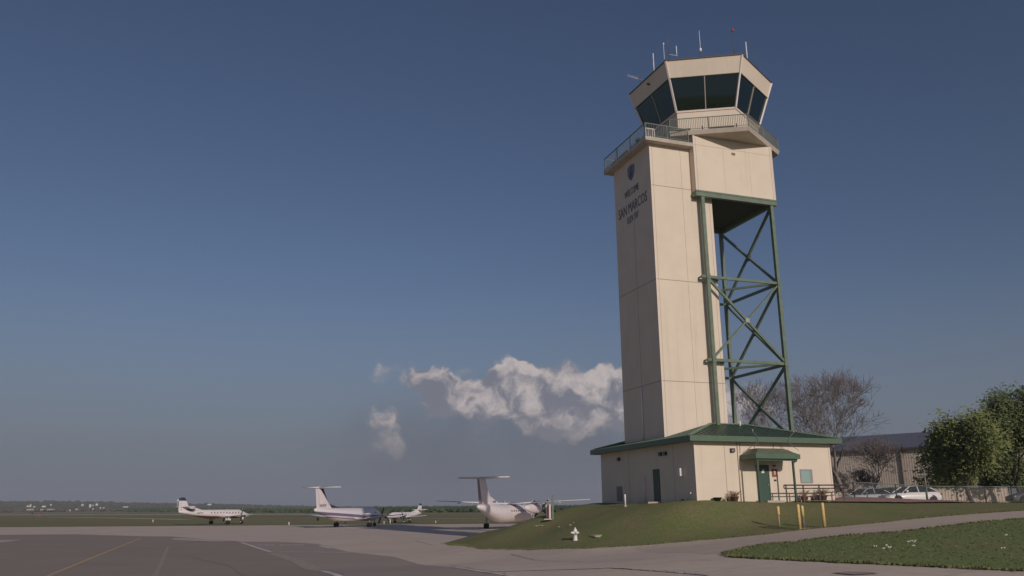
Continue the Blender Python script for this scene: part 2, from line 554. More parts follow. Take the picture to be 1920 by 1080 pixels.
def build_ground():
    g = MB(); s = 9000
    g.add([(-s, -200, -.05), (s, -200, -.05), (s, s, -.05), (-s, s, -.05)], [(0, 1, 2, 3)])
    tag(g.build('ground', GRASS), kind='structure')
    drape('grass_terrain', [(-45, 3), (100, 3), (100, 190), (-45, 190)], 0., GRASS, label=None, kind='structure')
    front = [(835, 1019), (898, 1029), (1002, 1031), (1106, 1029), (1210, 1022.5), (1320, 1013), (1440, 1002), (1547, 990), (1665, 979), (1815, 965), (1920, 958)]
    fr = GP(*front)
    back = [(-6.9, 67.5), (-5.2, 72), (-3, 80), (3, 90), (9, 100), (20, 112), (34, 125), (60, 150)]
    poly = [(-400, 4), (-400, 158), (60, 158)] + back[::-1] + fr + [(62, 46), (62, 4)]
    drape('apron', poly, .02, APRON, kind='structure', jitter=.05)
    # the access path that climbs past the bollards: slightly greyer paving laid over the apron concrete
    top = GP((1440, 1002.2), (1547, 990.2), (1665, 979.2), (1815, 965.3), (1920, 958.3))
    bot = GP((1920, 974.7), (1815, 983.5), (1690, 998.5), (1580, 1007), (1515, 1015), (1440, 1023), (1400, 1031), (1330, 1040))
    tp2 = GP((1180, 1026), (1250, 1019.5), (1320, 1013.4))
    drape('path', tp2 + top + [(61, 45.6), (61, 41)] + bot, .0245, PATHM, kind='structure')
    isl = GP((1358, 1040), (1400, 1030), (1440, 1022), (1490, 1019), (1515, 1015), (1580, 1007), (1690, 999), (1815, 984), (1920, 975))
    isl2 = GP((1920, 1073), (1690, 1062), (1565, 1056.5), (1440, 1050), (1373, 1046.5))
    ISL = isl + [(60, 41.6), (60, 20)] + isl2
    drape('grass_island', ISL, .06, GRASSL, kind='structure', jitter=.07)
    A = GP((-300, 1003.3), (0, 1003.4), (142, 1002.3), (265, 1006), (322, 1006.5), (448, 1016), (506, 1035), (560, 1053), (608, 1073), (634, 1084), (640, 1130), (-300, 1130))
    drape('asphalt_pad', A, .034, ASPH_A, kind='structure')
    Bp = GP((448, 1016), (520, 1016.5), (597, 1020.5), (655, 1036), (740, 1045), (844, 1064), (894, 1073), (960, 1086), (1010, 1130), (640, 1130), (634, 1084), (608, 1073), (560, 1053), (506, 1035))
    drape('worn_asphalt_pad', Bp, .030, ASPH_B, kind='structure')
    # painted markings
    n = [0]

    def mark(name, pts, w, m, label):
        p = GP(*pts)
        tag(drape(name, strip(p, w), .040 + .001 * (n[0] % 4), m), kind='structure'); n[0] += 1
    mark('white_edge_marking', [(452, 1018), (480, 1027), (508, 1036)], .28, PAINTW, '')
    mark('white_bar_marking', [(508, 1035.7), (580, 1036), (655, 1037)], .30, PAINTW, '')
    mark('white_edge_marking', [(606, 1072), (634, 1081), (660, 1092)], .30, PAINTW, '')
    mark('white_edge_marking', [(854, 1066.5), (900, 1073), (952, 1081), (1010, 1092)], .20, PAINTW, '')
    mark('white_edge_marking', [(1135, 1065.5), (1220, 1071.5), (1330, 1081)], .15, PAINTW, '')
    mark('pale_bar_marking', [(930, 1073), (1030, 1070), (1133, 1067)], .22, mat('very_faded_marking', (.62, .53, .48), .85, var=.1), '')
    mark('yellow_line_marking', [(264, 1009.5), (180, 1044), (96, 1079), (40, 1105)], .22, PAINTY, '')
    mark('pale_tar_line', [(315, 1026), (304, 1052), (292, 1080), (286, 1100)], .22, mat('tar_line', (.35, .28, .25), .85, var=.1), '')
    mark('brown_seam', [(510, 1037.5), (560, 1054), (606, 1072)], .8, mat('brown_seam', (.37, .31, .26), .9, var=.15), '')
    for a, b in ((483, 493), (496, 505), (508, 514), (524, 533), (536, 545), (548, 557), (560, 570)):
        mark('painted_ground_lettering', [(a, 1022.6), (b, 1023.2)], .38, PAINTW, '')
    mark('painted_ground_lettering', [(598, 1024), (621, 1029)], .3, PAINTW, '')
    for q in (((-40, 1013), (0, 1013.2), (41, 1013), (20, 1016), (0, 1018.4), (-40, 1019)), ((322, 1010), (340, 1010), (420, 1012.5), (445, 1015.5), (400, 1016.5), (324, 1013.2))):
        drape('concrete_patch', GP(*q), .047, mat('patch_concrete', (.50, .41, .375), .9, var=.1), kind='structure')
    seal = mat('crack_seal', (.31, .255, .225), .8)
    for pts in ([(1140, 1066.5), (1200, 1070.5), (1262, 1074.5), (1325, 1081)], [(846, 1062), (900, 1070), (948, 1078)], [(600, 1070), (625, 1074), (650, 1083)], [(700, 1012), (780, 1013.5), (830, 1021)],
                [(20, 1030), (150, 1027), (262, 1029), (330, 1031)], [(350, 1045), (430, 1062), (470, 1085)], [(960, 1040), (1010, 1052), (1100, 1055), (1210, 1049)],
                [(120, 1060), (170, 1057), (240, 1061)], [(560, 1003), (660, 1001.5), (760, 1002)], [(0, 992.5), (180, 991.8), (300, 992.8)]):
        base = GP(*pts); w = []
        for a_, b_ in zip(base, base[1:]):
            for k_ in range(8): w.append((a_[0] + (b_[0] - a_[0]) * k_ / 8 + random.gauss(0, .05), a_[1] + (b_[1] - a_[1]) * k_ / 8 + random.gauss(0, .05)))
        w.append(base[-1])
        tag(drape('crack_seal', strip(w, .05), .046, seal), kind='structure')
    drape('oil_stain', GP((1560, 1077), (1590, 1074.6), (1630, 1075.4), (1650, 1078), (1600, 1080.5)), .05, mat('oil_stain', (.34, .28, .25), .8), kind='structure')
    drape('gravel_bed', [LW(7.0, -.15), LW(7.0, -1.5), LW(9, -2.1), LW(12, -2.6), LW(15, -3.0), LW(19, -4.0), LW(23, -5.5), LW(26, -6.5), LW(26, -2.), LW(20, 2), LW(14, 4), LW(10.7, 4), LW(10.7, -.15)], .09, MULCH, kind='structure', step=.5, jitter=.15)
    # strips of taxiway and mown field between apron and trees
    for pts, w, m, nm in (([(-300, 965.5), (0, 965.3), (200, 965.0), (350, 964.6), (560, 964.2), (640, 964)], 26, TAXIM, 'taxiway'),
                          ([(90, 969.6), (200, 971), (350, 974.3)], 4, TAXIM, 'service_road'),
                          ([(-200, 960.3), (120, 960.5), (280, 959.6)], 60, HAYM, 'hay_field'),
                          ([(480, 968.5), (700, 967), (850, 967)], 22, OLIVE, 'rough_field'),
                          ([(-200, 974), (60, 974.5), (120, 975)], 10, OLIVE, 'rough_field'),
                          ([(680, 974), (860, 972.5), (960, 971)], 6, HAYM, 'hay_field')):
        p = [G(*q)[:2] for q in pts]
        tag(drape(nm, strip(p, w), .012, m, cut=False), kind='structure')
    return ISL, fr


ISL, FRONT = build_ground()

# ------------------------------------------------------------------ base building
CORNER = (BX, BY, BZ)


def plane_box(mb, face, a0, a1, z0, z1, out, thick=0., mi=None):
    """box on a wall: face 'v' = sunlit front wall (v=0), 'u' = shaded side wall (u=0)"""
    if face == 'v': mb.box(a0, -out, z0, a1, thick, z1, mi=mi)
    else: mb.box(-out, a0, z0, thick, a1, z1, mi=mi)


def base_building():
    W, D, HW = 10.393, 13.729, 3.75
    t = empty('airport_building', CORNER, TH, 'cream single storey block with green hipped metal roof at the foot of the control tower', 'building')
    m = MB(); m.box(0, 0, -.6, W, D, HW)
    # panel joints and corner trims as part of the wall
    for u in (2.2,): m.box(u, -.006, 0, u + .03, .0, HW - .05, mi=1)
    for v in (2.6, 9.0): m.box(-.006, v, 0, 0, v + .03, HW - .05, mi=1)
    m.box(-.02, -.03, 0, .10, -.001, HW, mi=2); m.box(W - .1, -.03, 0, W + .02, -.001, HW, mi=2)
    m.build('wall', [STUCCO, JOINT, CREAMTRIM], t)
    # hip roof with flat crown, standing seams
    e = .574; ez0, ez1, rz = 3.70, 4.02, 5.263; r = 3.853
    m = MB()
    o_ = [(-e, -e), (W + e, -e), (W + e, D + e), (-e, D + e)]
    i_ = [(r, r), (W - r, r), (W - r, D - r), (r, D - r)]
    m.prism(o_, ez1, rz, top=i_)
    # standing seams
    def seam(a, b): m.bar(a, b, .035, .04)
    k = 0.
    while k < W + 2 * e:
        x = -e + k
        f = min(1, (x + e) / (r + e), (W + e - x) / (r + e))
        if .03 < f: seam((x, -e, ez1 + .01), (x, -e + f * (r + e), ez1 + f * (rz - ez1) + .02))
        k += .42
    k = 0.
    while k < D + 2 * e:
        y = -e + k
        f = min(1, (y + e) / (r + e), (D + e - y) / (r + e))
        if .03 < f: seam((-e, y, ez1 + .01), (-e + f * (r + e), y, ez1 + f * (rz - ez1) + .02))
        k += .42
    rf = m.build('roof', GREENROOF, t)
    RC = mat('ridge_cap_metal', (.16, .235, .155), .5, var=.1)
    for a, b in (((-e, -e), (r, r)), ((W + e, -e), (W - r, r)), ((-e, D + e), (r, D - r)), ((W + e, D + e), (W - r, D - r))):
        m = MB(); m.bar((a[0], a[1], ez1 + .04), (b[0], b[1], rz + .04), .26, .07); m.build('ridge_cap', RC, rf)
    m = MB(); m.bar((r + .14, r, rz + .03), (W - r - .14, r, rz + .03), .2, .07); m.build('ridge_cap', RC, rf)
    m = MB(); f = .04
    m.box(-e - f, -e - f, ez0, W + e + f, -e, ez1 + .02); m.box(-e - f, D + e, ez0, W + e + f, D + e + f, ez1 + .02)
    m.box(-e - f, -e, ez0, -e, D + e, ez1 + .02); m.box(W + e, -e, ez0, W + e + f, D + e, ez1 + .02)
    m.build('fascia', mat('green_fascia', (.088, .145, .095), .45, var=.06), t)
    m = MB(); m.box(-e, -e, ez0 + .03, W + e, D + e, ez0 + .06)
    m.build('soffit', mat('soffit', (.17, .16, .12), .8), t)
    # front door and frame
    dr = MB(); dr.box(4.53, -.03, .06, 5.37, -.002, 2.22)
    d = dr.build('door', GREENDOOR, t)
    m = MB(); m.box(4.46, -.05, 0, 4.53, -.001, 2.29); m.box(5.37, -.05, 0, 5.44, -.001, 2.29); m.box(4.53, -.05, 2.22, 5.37, -.001, 2.29)
    m.build('door_frame', GREENROOF, d)
    m = MB(); m.box(5.25, -.09, .98, 5.3, -.03, 1.1); m.build('door_handle', GREY, d)
    m = MB(); m.add([(4.86, -.04, 1.78), (5.06, -.04, 1.78), (5.06, -.04, 1.98), (4.98, -.04, 2.05), (4.86, -.04, 1.86), (4.86, -.034, 1.78), (5.06, -.034, 1.78), (5.06, -.034, 1.98), (4.98, -.034, 2.05), (4.86, -.034, 1.86)],
                    [(0, 1, 2, 3, 4), (9, 8, 7, 6, 5), (0, 1, 6, 5), (1, 2, 7, 6), (2, 3, 8, 7), (3, 4, 9, 8), (4, 0, 5, 9)])
    m.build('paper_notice', WHITE, d)
    m = MB(); m.box(4.3, -1.2, -.1, 5.6, -.03, .06); m.build('door_step', CONC, t)
    # notices beside the door
    m = MB(); m.box(5.66, -.03, 1.55, 6.08, -.002, 2.04); sg = m.build('notice_board', ORANGE, t)
    m = MB(); m.box(5.82, -.036, 1.70, 5.93, -.03, 1.76); m.lathe([(.075, 0), (.075, .006)], 0, 0, 14)
    for i in range(len(m.v) - 28, len(m.v)):
        x, y, z = m.v[i]; m.v[i] = (5.875 + x, -.03 - z, 1.85 + y)
    m.build('emblem', WHITEMET, sg)
    m = MB(); m.box(5.78, -.03, 1.27, 5.95, -.002, 1.38); m.build('number_plate', DARK, t)
    m = MB(); m.box(5.80, -.10, 2.20, 5.95, -.002, 2.29); m.build('door_light', DARK, t)
    # window
    w = MB(); w.box(7.93, -.03, 1.24, 8.72, -.012, 1.98); wo = w.build('window', GLASSG, t)
    m = MB(); m.box(7.85, -.06, 1.17, 7.93, -.001, 2.05); m.box(8.72, -.06, 1.17, 8.80, -.001, 2.05); m.box(7.93, -.06, 1.98, 8.72, -.001, 2.05); m.box(7.93, -.06, 1.17, 8.72, -.001, 1.24); m.box(8.6, -.05, 1.24, 8.64, -.03, 1.98)
    m.build('window_frame', mat('grey_frame', (.33, .31, .35), .5), wo)
    # wall lights
    for face, a, z in (('v', 2.62, 3.07), ('u', 10.35, 3.04), ('u', 4.05, 3.04), ('u', 3.4, 3.04)):
        m = MB(); plane_box(m, face, a, a + .3, z, z + .24, .16); l = m.build('wall_light', DARK, t)
        m = MB(); plane_box(m, face, a + .06, a + .22, z + .04, z + .16, .165); m.build('light_lens', GREY, l)
    # side wall details
    m = MB(); plane_box(m, 'u', 4.53, 5.43, .05, 2.2, .03); sdr = m.build('side_door', mat('side_door_paint', (.035, .065, .055), .5), t)
    m = MB(); plane_box(m, 'u', 4.62, 4.68, .95, 1.1, .09); m.build('door_handle', GREY, sdr)
    m = MB(); m.box(-1.1, 4.3, -.1, -.03, 5.7, .05); m.build('door_step', CONC, t)
    m = MB(); plane_box(m, 'u', 1.45, 1.78, 1.62, 2.12, .26); m.build('meter_box', WHITEMET, t)
    m = MB(); plane_box(m, 'u', 10.2, 11.1, .12, 1.2, .03)
    for i in range(9): plane_box(m, 'u', 10.24, 11.06, .18 + i * .11, .20 + i * .11, .05)
    m.build('louvre', mat('louvre_metal', (.24, .22, .21), .6), t)
    m = MB(); m.bar((-.09, 6.62, .1), (-.09, 6.62, 1.75), .05, n=8); m.build('wall_pipe', WHITEMET, t)
    m = MB(); plane_box(m, 'u', .55, .72, .50, .60, .12); m.build('wall_tap', WHITEMET, t)
    m = MB(); m.lathe([(.16, 0), (.22, .12), (.22, .18)], -.35, .9, 10); m.build('drain_bowl', DARK, t)
    m = MB(); m.lathe([(0.05, 2.5), (.09, 2.54), (.05, 2.62)], 7.5, -.12, 8); m.box(7.48, -.1, 2.5, 7.52, -.001, 2.54); m.build('security_camera', DARK, t)
    m = MB(); m.bar((3.18, -.05, 0), (3.18, -.05, 3.7), .03, n=8); m.build('drain_pipe', mat('cream_pipe', (.6, .5, .42), .6), t)
    # looped cables that come over the eave to the canopy
    for u in (3.98, 7.12):
        m = MB(); pts = []
        for i in range(15):
            q = i / 14; x = u + (.35 if u < 5 else -.45) * math.sin(q * PI * 1.5); z = 4.35 - 1.15 * q - .16 * math.sin(q * PI)
            pts.append((x, -e - .10 + (.25 if q > .6 else 0) * q, z))
        for a, b in zip(pts, pts[1:]): m.bar(a, b, .016, n=6)
        m.bar((u, -e - .1, 4.32), (u, -e - .1, 4.5), .05, n=8)
        m.build('looped_cable', GREY, t)
    for u in (3.35, 4.45, 6.5, 5.9):
        m = MB(); m.bar((u, -.04, 3.0), (u + .05, -.04, 3.68), .014, n=6); m.build('wall_cable', GREY, t)
    # entrance canopy
    c0, c1, v1 = 3.35, 6.6, -1.72; z0, z1 = 2.60, 2.88
    cp = MB(); cp.prism([(c0, v1), (c1, v1), (c1, -.005), (c0, -.005)], z1, 3.28, top=[(4.05, -1.0), (5.9, -1.0), (5.9, -.005), (4.05, -.005)])
    can = cp.build('entrance_canopy', mat('canopy_roof', (.15, .165, .115), .5, var=.1), t)
    m = MB(); m.box(c0 - .03, v1 - .03, z0, c1 + .03, v1, z1 + .01); m.box(c0 - .03, v1, z0, c0, -.006, z1 + .01); m.box(c1, v1, z0, c1 + .03, -.006, z1 + .01)
    m.build('canopy_fascia', mat('green_fascia', (.088, .145, .095), .45), can)
    m = MB(); m.box(c0, v1, z0 + .02, c1, -.006, z0 + .05); m.box(c0 + .1, v1 + .12, z0 - .12, c1 - .1, v1 + .22, z0 + .02); m.build('canopy_soffit', GREENDOOR, can)
    for u in (3.52, 6.18):
        m = MB(); m.box(u - .055, v1 + .12, -.2, u + .055, v1 + .23, z0 - .12); m.build('canopy_post', mat('post_green', (.05, .09, .065), .5), can)
    # vent pipe on the roof
    m = MB(); m.bar((5.75, 3.2, 5.0), (5.75, 3.2, 5.45), .06, n=8); m.build('roof_vent', WHITEMET, t)
    return t


base_building()


# ------------------------------------------------------------------ the tower
def hexpt(k, r):
    a = R_(-208.186 + 60 * k)
    return 7.235 + r * math.cos(a), 7.424 + r * math.sin(a)


def wall_letters(body, size, vc, z, t, sx=1.0, name='sign_lettering', m=LETTER):
    # on the left face: reading direction runs towards -v
    Mx = Matrix(((0, 0, -1, .348 - .012), (-sx, 0, 0, vc), (0, 1, 0, z), (0, 0, 0, 1)))
    return text_mesh(name, body, size, m, t, Mx, .012)


def railing(name, path, z, h, parent, post=1.6, baluster=.12, bw=.018, m=None, skip=()):
    """closed or open polyline of (u,v): top rail, bottom rail and balusters; posts are parts of their own"""
    mb = MB(); posts = []
    for i, (a, b) in enumerate(zip(path, path[1:])):
        A, B_ = Vector((a[0], a[1], z)), Vector((b[0], b[1], z)); L = (B_ - A).length; d = (B_ - A) / L
        for hh, w in ((h, .05), (.12, .035)): mb.bar(A + Vector((0, 0, hh)), B_ + Vector((0, 0, hh)), w)
        n = max(1, round(L / post))
        for j in range(n + (1 if i == len(path) - 2 else 0)): posts.append(A + d * (L * j / n))
        k = baluster
        while k < L and baluster:
            p = A + d * k; mb.bar(p + Vector((0, 0, .12)), p + Vector((0, 0, h)), bw); k += baluster
    r = mb.build(name, m or RAILPAINT, parent)
    for p in posts:
        pm = MB(); pm.bar(p - Vector((0, 0, .02)), p + Vector((0, 0, h + .03)), .055); pm.build('rail_post', m or RAILPAINT, r)
    return r


def control_tower():
    t = empty('control_tower', CORNER, TH, 'tall cream airport control tower with a slanted glass cab and green steel truss', 'tower')
    su0, su1, sv0, sv1, st = .348, 5.463, 4.223, 10.163, 26.02
    m = MB(); m.box(su0, sv0, 3.9, su1, sv1, st)
    J = (8.183, 15.522, 22.738)
    for z in J:
        m.box(su0, sv0 - .006, z - .022, su1, sv0, z + .022, mi=1)
        if z < 20: m.box(su0 - .006, sv0, z - .022, su0, sv1, z + .022, mi=1)
        m.box(su1, sv0, z - .022, su1 + .006, sv1, z + .022, mi=1)
    for u in (su0 + .22, su0 + 2.62, su1 - .22):
        m.box(u - .01, sv0 - .004, 4.4, u + .01, sv0, st, mi=1)
    m.box(su0 - .005, 7.08, 8.2, su0, 7.11, 21.0, mi=1)
    # pale corner bead
    m.box(su0 - .004, sv0 - .012, 4.4, su0 + .05, sv0 - .0061, st, mi=2)
    m.build('shaft', [STUCCO, JOINT, CREAMTRIM], t)
    m = MB(); m.bar((su0 - .08, 7.1, 4.3), (su0 - .08, 7.1, 8.15), .06, n=8); m.build('conduit', WHITE, t)
    # platform on the shaft
    e = .6; P0, P1, Q0, Q1 = su0 - e, 3.784, sv0 - e, sv1 + e
    m = MB(); m.box(P0, Q0, st + .001, P1, Q1, st + .3); m.box(P1, 3.609 + .01, st + .001, su1 + .2, Q1, st + .3) if False else None
    m.build('platform', CONC, t)
    z = st + .3
    railing('platform_railing', [(P1 - .35, Q0 + .06), (P0 + .06, Q0 + .06), (P0 + .06, Q1 - .06), (P1, Q1 - .06)], z, 1.07, t, post=2.3, baluster=.14, bw=.02)
    # mesh infill frame by the corner, plant boxes on the platform
    m = MB()
    m.box(P0 + .25, Q0 + .35, z, P0 + 1.0, Q0 + .38, z + .06); m.box(P0 + .25, Q0 + .35, z + .78, P0 + 1.0, Q0 + .38, z + .86)
    for k in range(5): m.box(P0 + .25 + k * .175, Q0 + .35, z + .06, P0 + .3 + k * .175, Q0 + .38, z + .78)
    m.build('access_gate', WHITEMET, t)
    m = MB(); m.box(P0 + .5, 7.4, z, P0 + 1.3, 8.9, z + .62); m.build('plant_box', CONC, t)
    m = MB(); m.box(P0 + .5, 5.4, z, P0 + .9, 6.0, z + .75); m.build('plant_cabinet', GREENDOOR, t)
    m = MB(); m.box(P0 + .4, 9.4, z, P0 + .7, 9.9, z + .5); m.build('plant_cabinet', DARK, t)
    for q in (9.15, 9.35): 
        m = MB(); m.bar((P0 + .35, q, z), (P0 + .35, q, z + .7), .03, n=8); m.build('vent_pipe', GREY, t)
    # machine floor block under the cab
    k0, k1, kv, kw, kb, kt = 3.784, 10.84, 3.609, 10.967, 22.49, 26.967
    m = MB(); m.box(k0, kv, kb, k1, kw, kt)
    for u in (k0 + .2, k1 - .2): m.box(u - .012, kv - .005, kb, u + .012, kv, kt, mi=1)
    m.box(k0, kv - .005, 26.2, k1, kv, 26.22, mi=1)
    for u in (k0 + 2.6, k0 + 4.9): m.box(u - .006, kv - .003, kb, u + .006, kv, 26.1, mi=1)
    m.box(k0 - .01, kv - .02, kb, k0 + .06, kv - .0051, kt, mi=2); m.box(k1 - .06, kv - .02, kb, k1 + .01, kv - .0051, kt, mi=2)
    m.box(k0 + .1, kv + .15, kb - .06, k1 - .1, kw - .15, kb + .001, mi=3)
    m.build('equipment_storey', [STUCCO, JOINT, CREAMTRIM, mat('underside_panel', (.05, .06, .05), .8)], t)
    m = MB(); m.box(7.12, kv - .03, 25.78, 7.46, kv - .0052, 26.0, mi=0)
    for i in range(3): m.box(7.14 + i * .11, kv - .04, 25.8, 7.22 + i * .11, kv - .03, 25.98, mi=1)
    m.build('wall_vent', [CREAMTRIM, DARK], t)
    # deck
    dz = 27.319
    dk = [hexpt(k, 5.914) for k in range(6)]
    m = MB(); m.prism([hexpt(k, 5.80) for k in range(6)], dz - .34, dz, top=dk)
    # gangway slab joining the deck to the shaft platform
    m.build('deck', CONC, t)
    railing('deck_railing', [hexpt(k, 5.82) for k in (5, 6, 7, 8, 9, 10, 11)], dz, 1.02, t, post=2.6, baluster=.13, bw=.024, m=mat('deck_rail_paint', (.14, .15, .125), .5))
    m = MB()
    a, b = Vector(hexpt(1, 5.7) + (dz,)), Vector(hexpt(2, 5.7) + (dz,))
    for q0, q1, hh in ((.06, .26, .22), (.5, .83, .17)):
        m = MB(); m.bar(a.lerp(b, q0) + Vector((0, 0, .12)), a.lerp(b, q1) + Vector((0, 0, .12)), .1, hh); m.build('deck_conduit', mat('conduit_box', (.16, .13, .10), .6), t)
    for q in (.42, .86):
        p_ = a.lerp(b, q); fm = MB(); fm.bar(p_, p_ + Vector((0, 0, .35)), .05, n=8); fm.build('deck_light', DARK, t)
    # cab
    r3, r2, r1 = 4.482, 5.383, 5.782; z3, z2, z1 = 29.564, 32.061, 33.353
    c = empty('cab', (0, 0, 0)); c.parent = t
    m = MB(); m.prism([hexpt(k, r3 - .05) for k in range(6)], dz - .02, z3 - .12); m.build('cab_wall', STUCCO, c)
    m = MB(); m.prism([hexpt(k, r3 + .02) for k in range(6)], z3 - .14, z3, top=[hexpt(k, r3 + .05) for k in range(6)]); m.build('sill', CREAMTRIM, c)
    m = MB(); m.prism([hexpt(k, r2) for k in range(6)], z2, z1, top=[hexpt(k, r1) for k in range(6)])
    m.build('parapet', STUCCO, c)
    m = MB(); m.prism([hexpt(k, r1 + .07) for k in range(6)], z1, z1 + .09); m.prism([hexpt(k, r1 - .35) for k in range(6)], z1 + .09, z1 + .2); m.build('roof_cap', DARKROOF, c)
    CGL = bpy.data.materials.new('cab_glass'); CGL.use_nodes = True; gn = CGL.node_tree; gn.nodes.clear(); GBn = NB(gn)
    go = GBn.new('ShaderNodeOutputMaterial'); tr_ = GBn.new('ShaderNodeBsdfTransparent'); tr_.inputs[0].default_value = (.72, .84, .80, 1)
    gl_ = GBn.new('ShaderNodeBsdfGlossy'); gl_.inputs['Roughness'].default_value = .03; gl_.inputs[0].default_value = (.72, .9, .92, 1); fr_ = GBn.new('ShaderNodeFresnel'); fr_.inputs[0].default_value = 1.75
    mx_ = GBn.new('ShaderNodeMixShader'); gn.links.new(fr_.outputs[0], mx_.inputs[0]); gn.links.new(tr_.outputs[0], mx_.inputs[1]); gn.links.new(gl_.outputs[0], mx_.inputs[2]); gn.links.new(mx_.outputs[0], go.inputs[0])
    m = MB(); m.prism([hexpt(k, r2 - .12) for k in range(6)], z2 - .12, z2 - .03); m.build('ceiling', mat('cab_ceiling', (.22, .23, .17), .9), c)
    m = MB(); m.lathe([(.5, z3 - .1), (.5, z2 - .13)], 7.6, 8.2, 10); m.build('core_column', mat('cab_column', (.16, .15, .12), .9), c)
    for k in (0, 1, 2, 3):
        a_, b_ = Vector(hexpt(k, r3 - .7) + (z3 + .02,)), Vector(hexpt(k + 1, r3 - .7) + (z3 + .02,))
        m = MB(); m.bar(a_.lerp(b_, .08) + Vector((0, 0, .15)), a_.lerp(b_, .92) + Vector((0, 0, .15)), .7, .5); m.build('control_desk', DARK, c)
        for q in (.22, .55, .8):
            p_ = a_.lerp(b_, q); m = MB(); m.bar(p_ + Vector((0, 0, .42)), p_ + Vector((0, 0, .42)) + (b_ - a_).normalized() * .6, .08, .45); m.build('monitor', DARK, c)
    for k in range(6):
        A0, B0 = Vector(hexpt(k, r3 - .06) + (z3,)), Vector(hexpt(k + 1, r3 - .06) + (z3,))
        A1, B1 = Vector(hexpt(k, r2 - .06) + (z2,)), Vector(hexpt(k + 1, r2 - .06) + (z2,))
        cen = Vector((7.235, 7.424, 31)); inn = -((A0 + B0) / 2 - cen).normalized() * .03; inn.z = 0
        for s0, s1 in ((0., .5), (.5, 1.)):
            q = [A0.lerp(B0, s0), A0.lerp(B0, s1), A1.lerp(B1, s1), A1.lerp(B1, s0)]
            m = MB(); m.add(q + [p + inn for p in q], [(0, 1, 2, 3), (7, 6, 5, 4), (0, 1, 5, 4), (1, 2, 6, 5), (2, 3, 7, 6), (3, 0, 4, 7)])
            m.build('window_pane', CGL, c)
        m = MB(); nrm = -inn.normalized()
        m.bar(A0.lerp(B0, .5) + nrm * .03, A1.lerp(B1, .5) + nrm * .03, .07, .1, up=nrm); m.build('mullion', mat('mullion_paint', (.36, .31, .25), .5), c)
        a3 = Vector(hexpt(k, r3 + .03) + (z3 - .02,)); a1 = Vector(hexpt(k, r1 + .03) + (z1,))
        rad = (a3 - cen); rad.z = 0
        m = MB(); m.bar(a3, a1, .13, .13, up=rad.normalized()); m.build('corner_mullion', mat('white_mullion', (.74, .66, .62), .45), c)
        m = MB(); a2, b2 = Vector(hexpt(k, r2 + .015) + (z2 - .02,)), Vector(hexpt(k + 1, r2 + .015) + (z2 - .02,)); m.bar(a2, b2, .05, .05); m.build('window_head', GREEN, c)
    # floor and console inside the glass are behind opaque tint
    # security camera on the shaded parapet face
    A1, B1 = Vector(hexpt(0, 5.6) + (z2 + .75,)), Vector(hexpt(1, 5.6) + (z2 + .75,))
    p = A1.lerp(B1, .52); m = MB(); m.bar(p, p + Vector((-.25, 0, .02)), .07, n=8); m.build('parapet_camera', DARK, c)
    # antennas
    def edge(k, q, r=r1 - .25): return Vector(hexpt(k, r)).lerp(Vector(hexpt(k + 1, r)), q).to_3d() + Vector((0, 0, z1 + .08))

    def mast(p, h, r, mt, tip=None, base=None, name='antenna'):
        mb = MB(); mb.bar(p, p + Vector((0, 0, h)), r, n=8, r2=r * .8)
        o = mb.build(name, mt, c)
        return o
    AW, AD = mat('antenna_white', (.8, .78, .78), .4), mat('antenna_dark', (.10, .11, .12), .5)
    p = edge(0, .25); o = mast(p, 2.7, .018, AD)
    y = MB(); y.bar(p + Vector((-.95, .35, 1.0)), p + Vector((.1, 0, .62)), .015, n=6)
    for i in range(7):
        q = (p + Vector((-.95, .35, 1.0))).lerp(p + Vector((.1, 0, .62)), i / 6.5); y.bar(q - Vector((0, .0, .16)), q + Vector((0, 0, .16)), .010, n=6)
    y.build('yagi_array', AW, o)
    mast(edge(0, .64), 1.85, .05, AW)
    p = edge(0, .93); o = mast(p, 1.75, .022, AW); b = MB(); b.lathe([(.01, 0), (.07, .06), (.07, .12), (.01, .2)], 0, 0, 10)
    b.v = [(x + p.x, yy + p.y, zz + p.z + 1.7) for x, yy, zz in b.v]; b.build('antenna_tip', AW, o)
    p = edge(1, .03); o = mast(p, 3.7, .022, AD)
    y = MB(); y.bar(p + Vector((0, 0, .62)), p + Vector((.75, 0, .66)), .016, n=6); y.bar(p + Vector((.7, 0, .6)), p + Vector((.7, 0, 1.5)), .035, n=8); y.build('side_arm', AW, o)
    p = edge(1, .47); o = mast(p, .75, .03, AD); y = MB(); y.bar(p + Vector((0, 0, .75)), p + Vector((0, 0, 2.5)), .03, n=8, r2=.015); y.lathe([(.02, .62), (.10, .66), (.10, .88), (.03, .95)], 0, 0, 10)
    for i in range(len(y.v) - 40, len(y.v)): x, yy, zz = y.v[i]; y.v[i] = (x + p.x, yy + p.y, zz + p.z)
    y.build('whip', AW, o)
    p = edge(1, .93); o = mast(p, 2.1, .028, AD); y = MB(); y.lathe([(.03, 0), (.09, .04), (.10, .2), (.05, .3)], 0, 0, 12); y.v = [(x + p.x, yy + p.y, zz + p.z + 2.1) for x, yy, zz in y.v]; y.build('obstruction_light', RED, o)
    y = MB(); y.bar(p + Vector((0, 0, .15)), p + Vector((-.15, 0, .45)), .02, n=6); y.bar(p + Vector((0, 0, .15)), p + Vector((.08, 0, .5)), .02, n=6); y.build('bracket', AD, o)
    mast(edge(2, .26), 1.85, .05, AW)
    mast(edge(2, .63), 2.9, .018, AD)
    p = edge(1, .0); y = MB(); y.lathe([(.05, 0), (.09, .05), (.05, .12)], 0, 0, 8); y.v = [(x + p.x - .2, yy + p.y, zz + p.z + .02) for x, yy, zz in y.v]; y.build('roof_lamp', DARK, c)
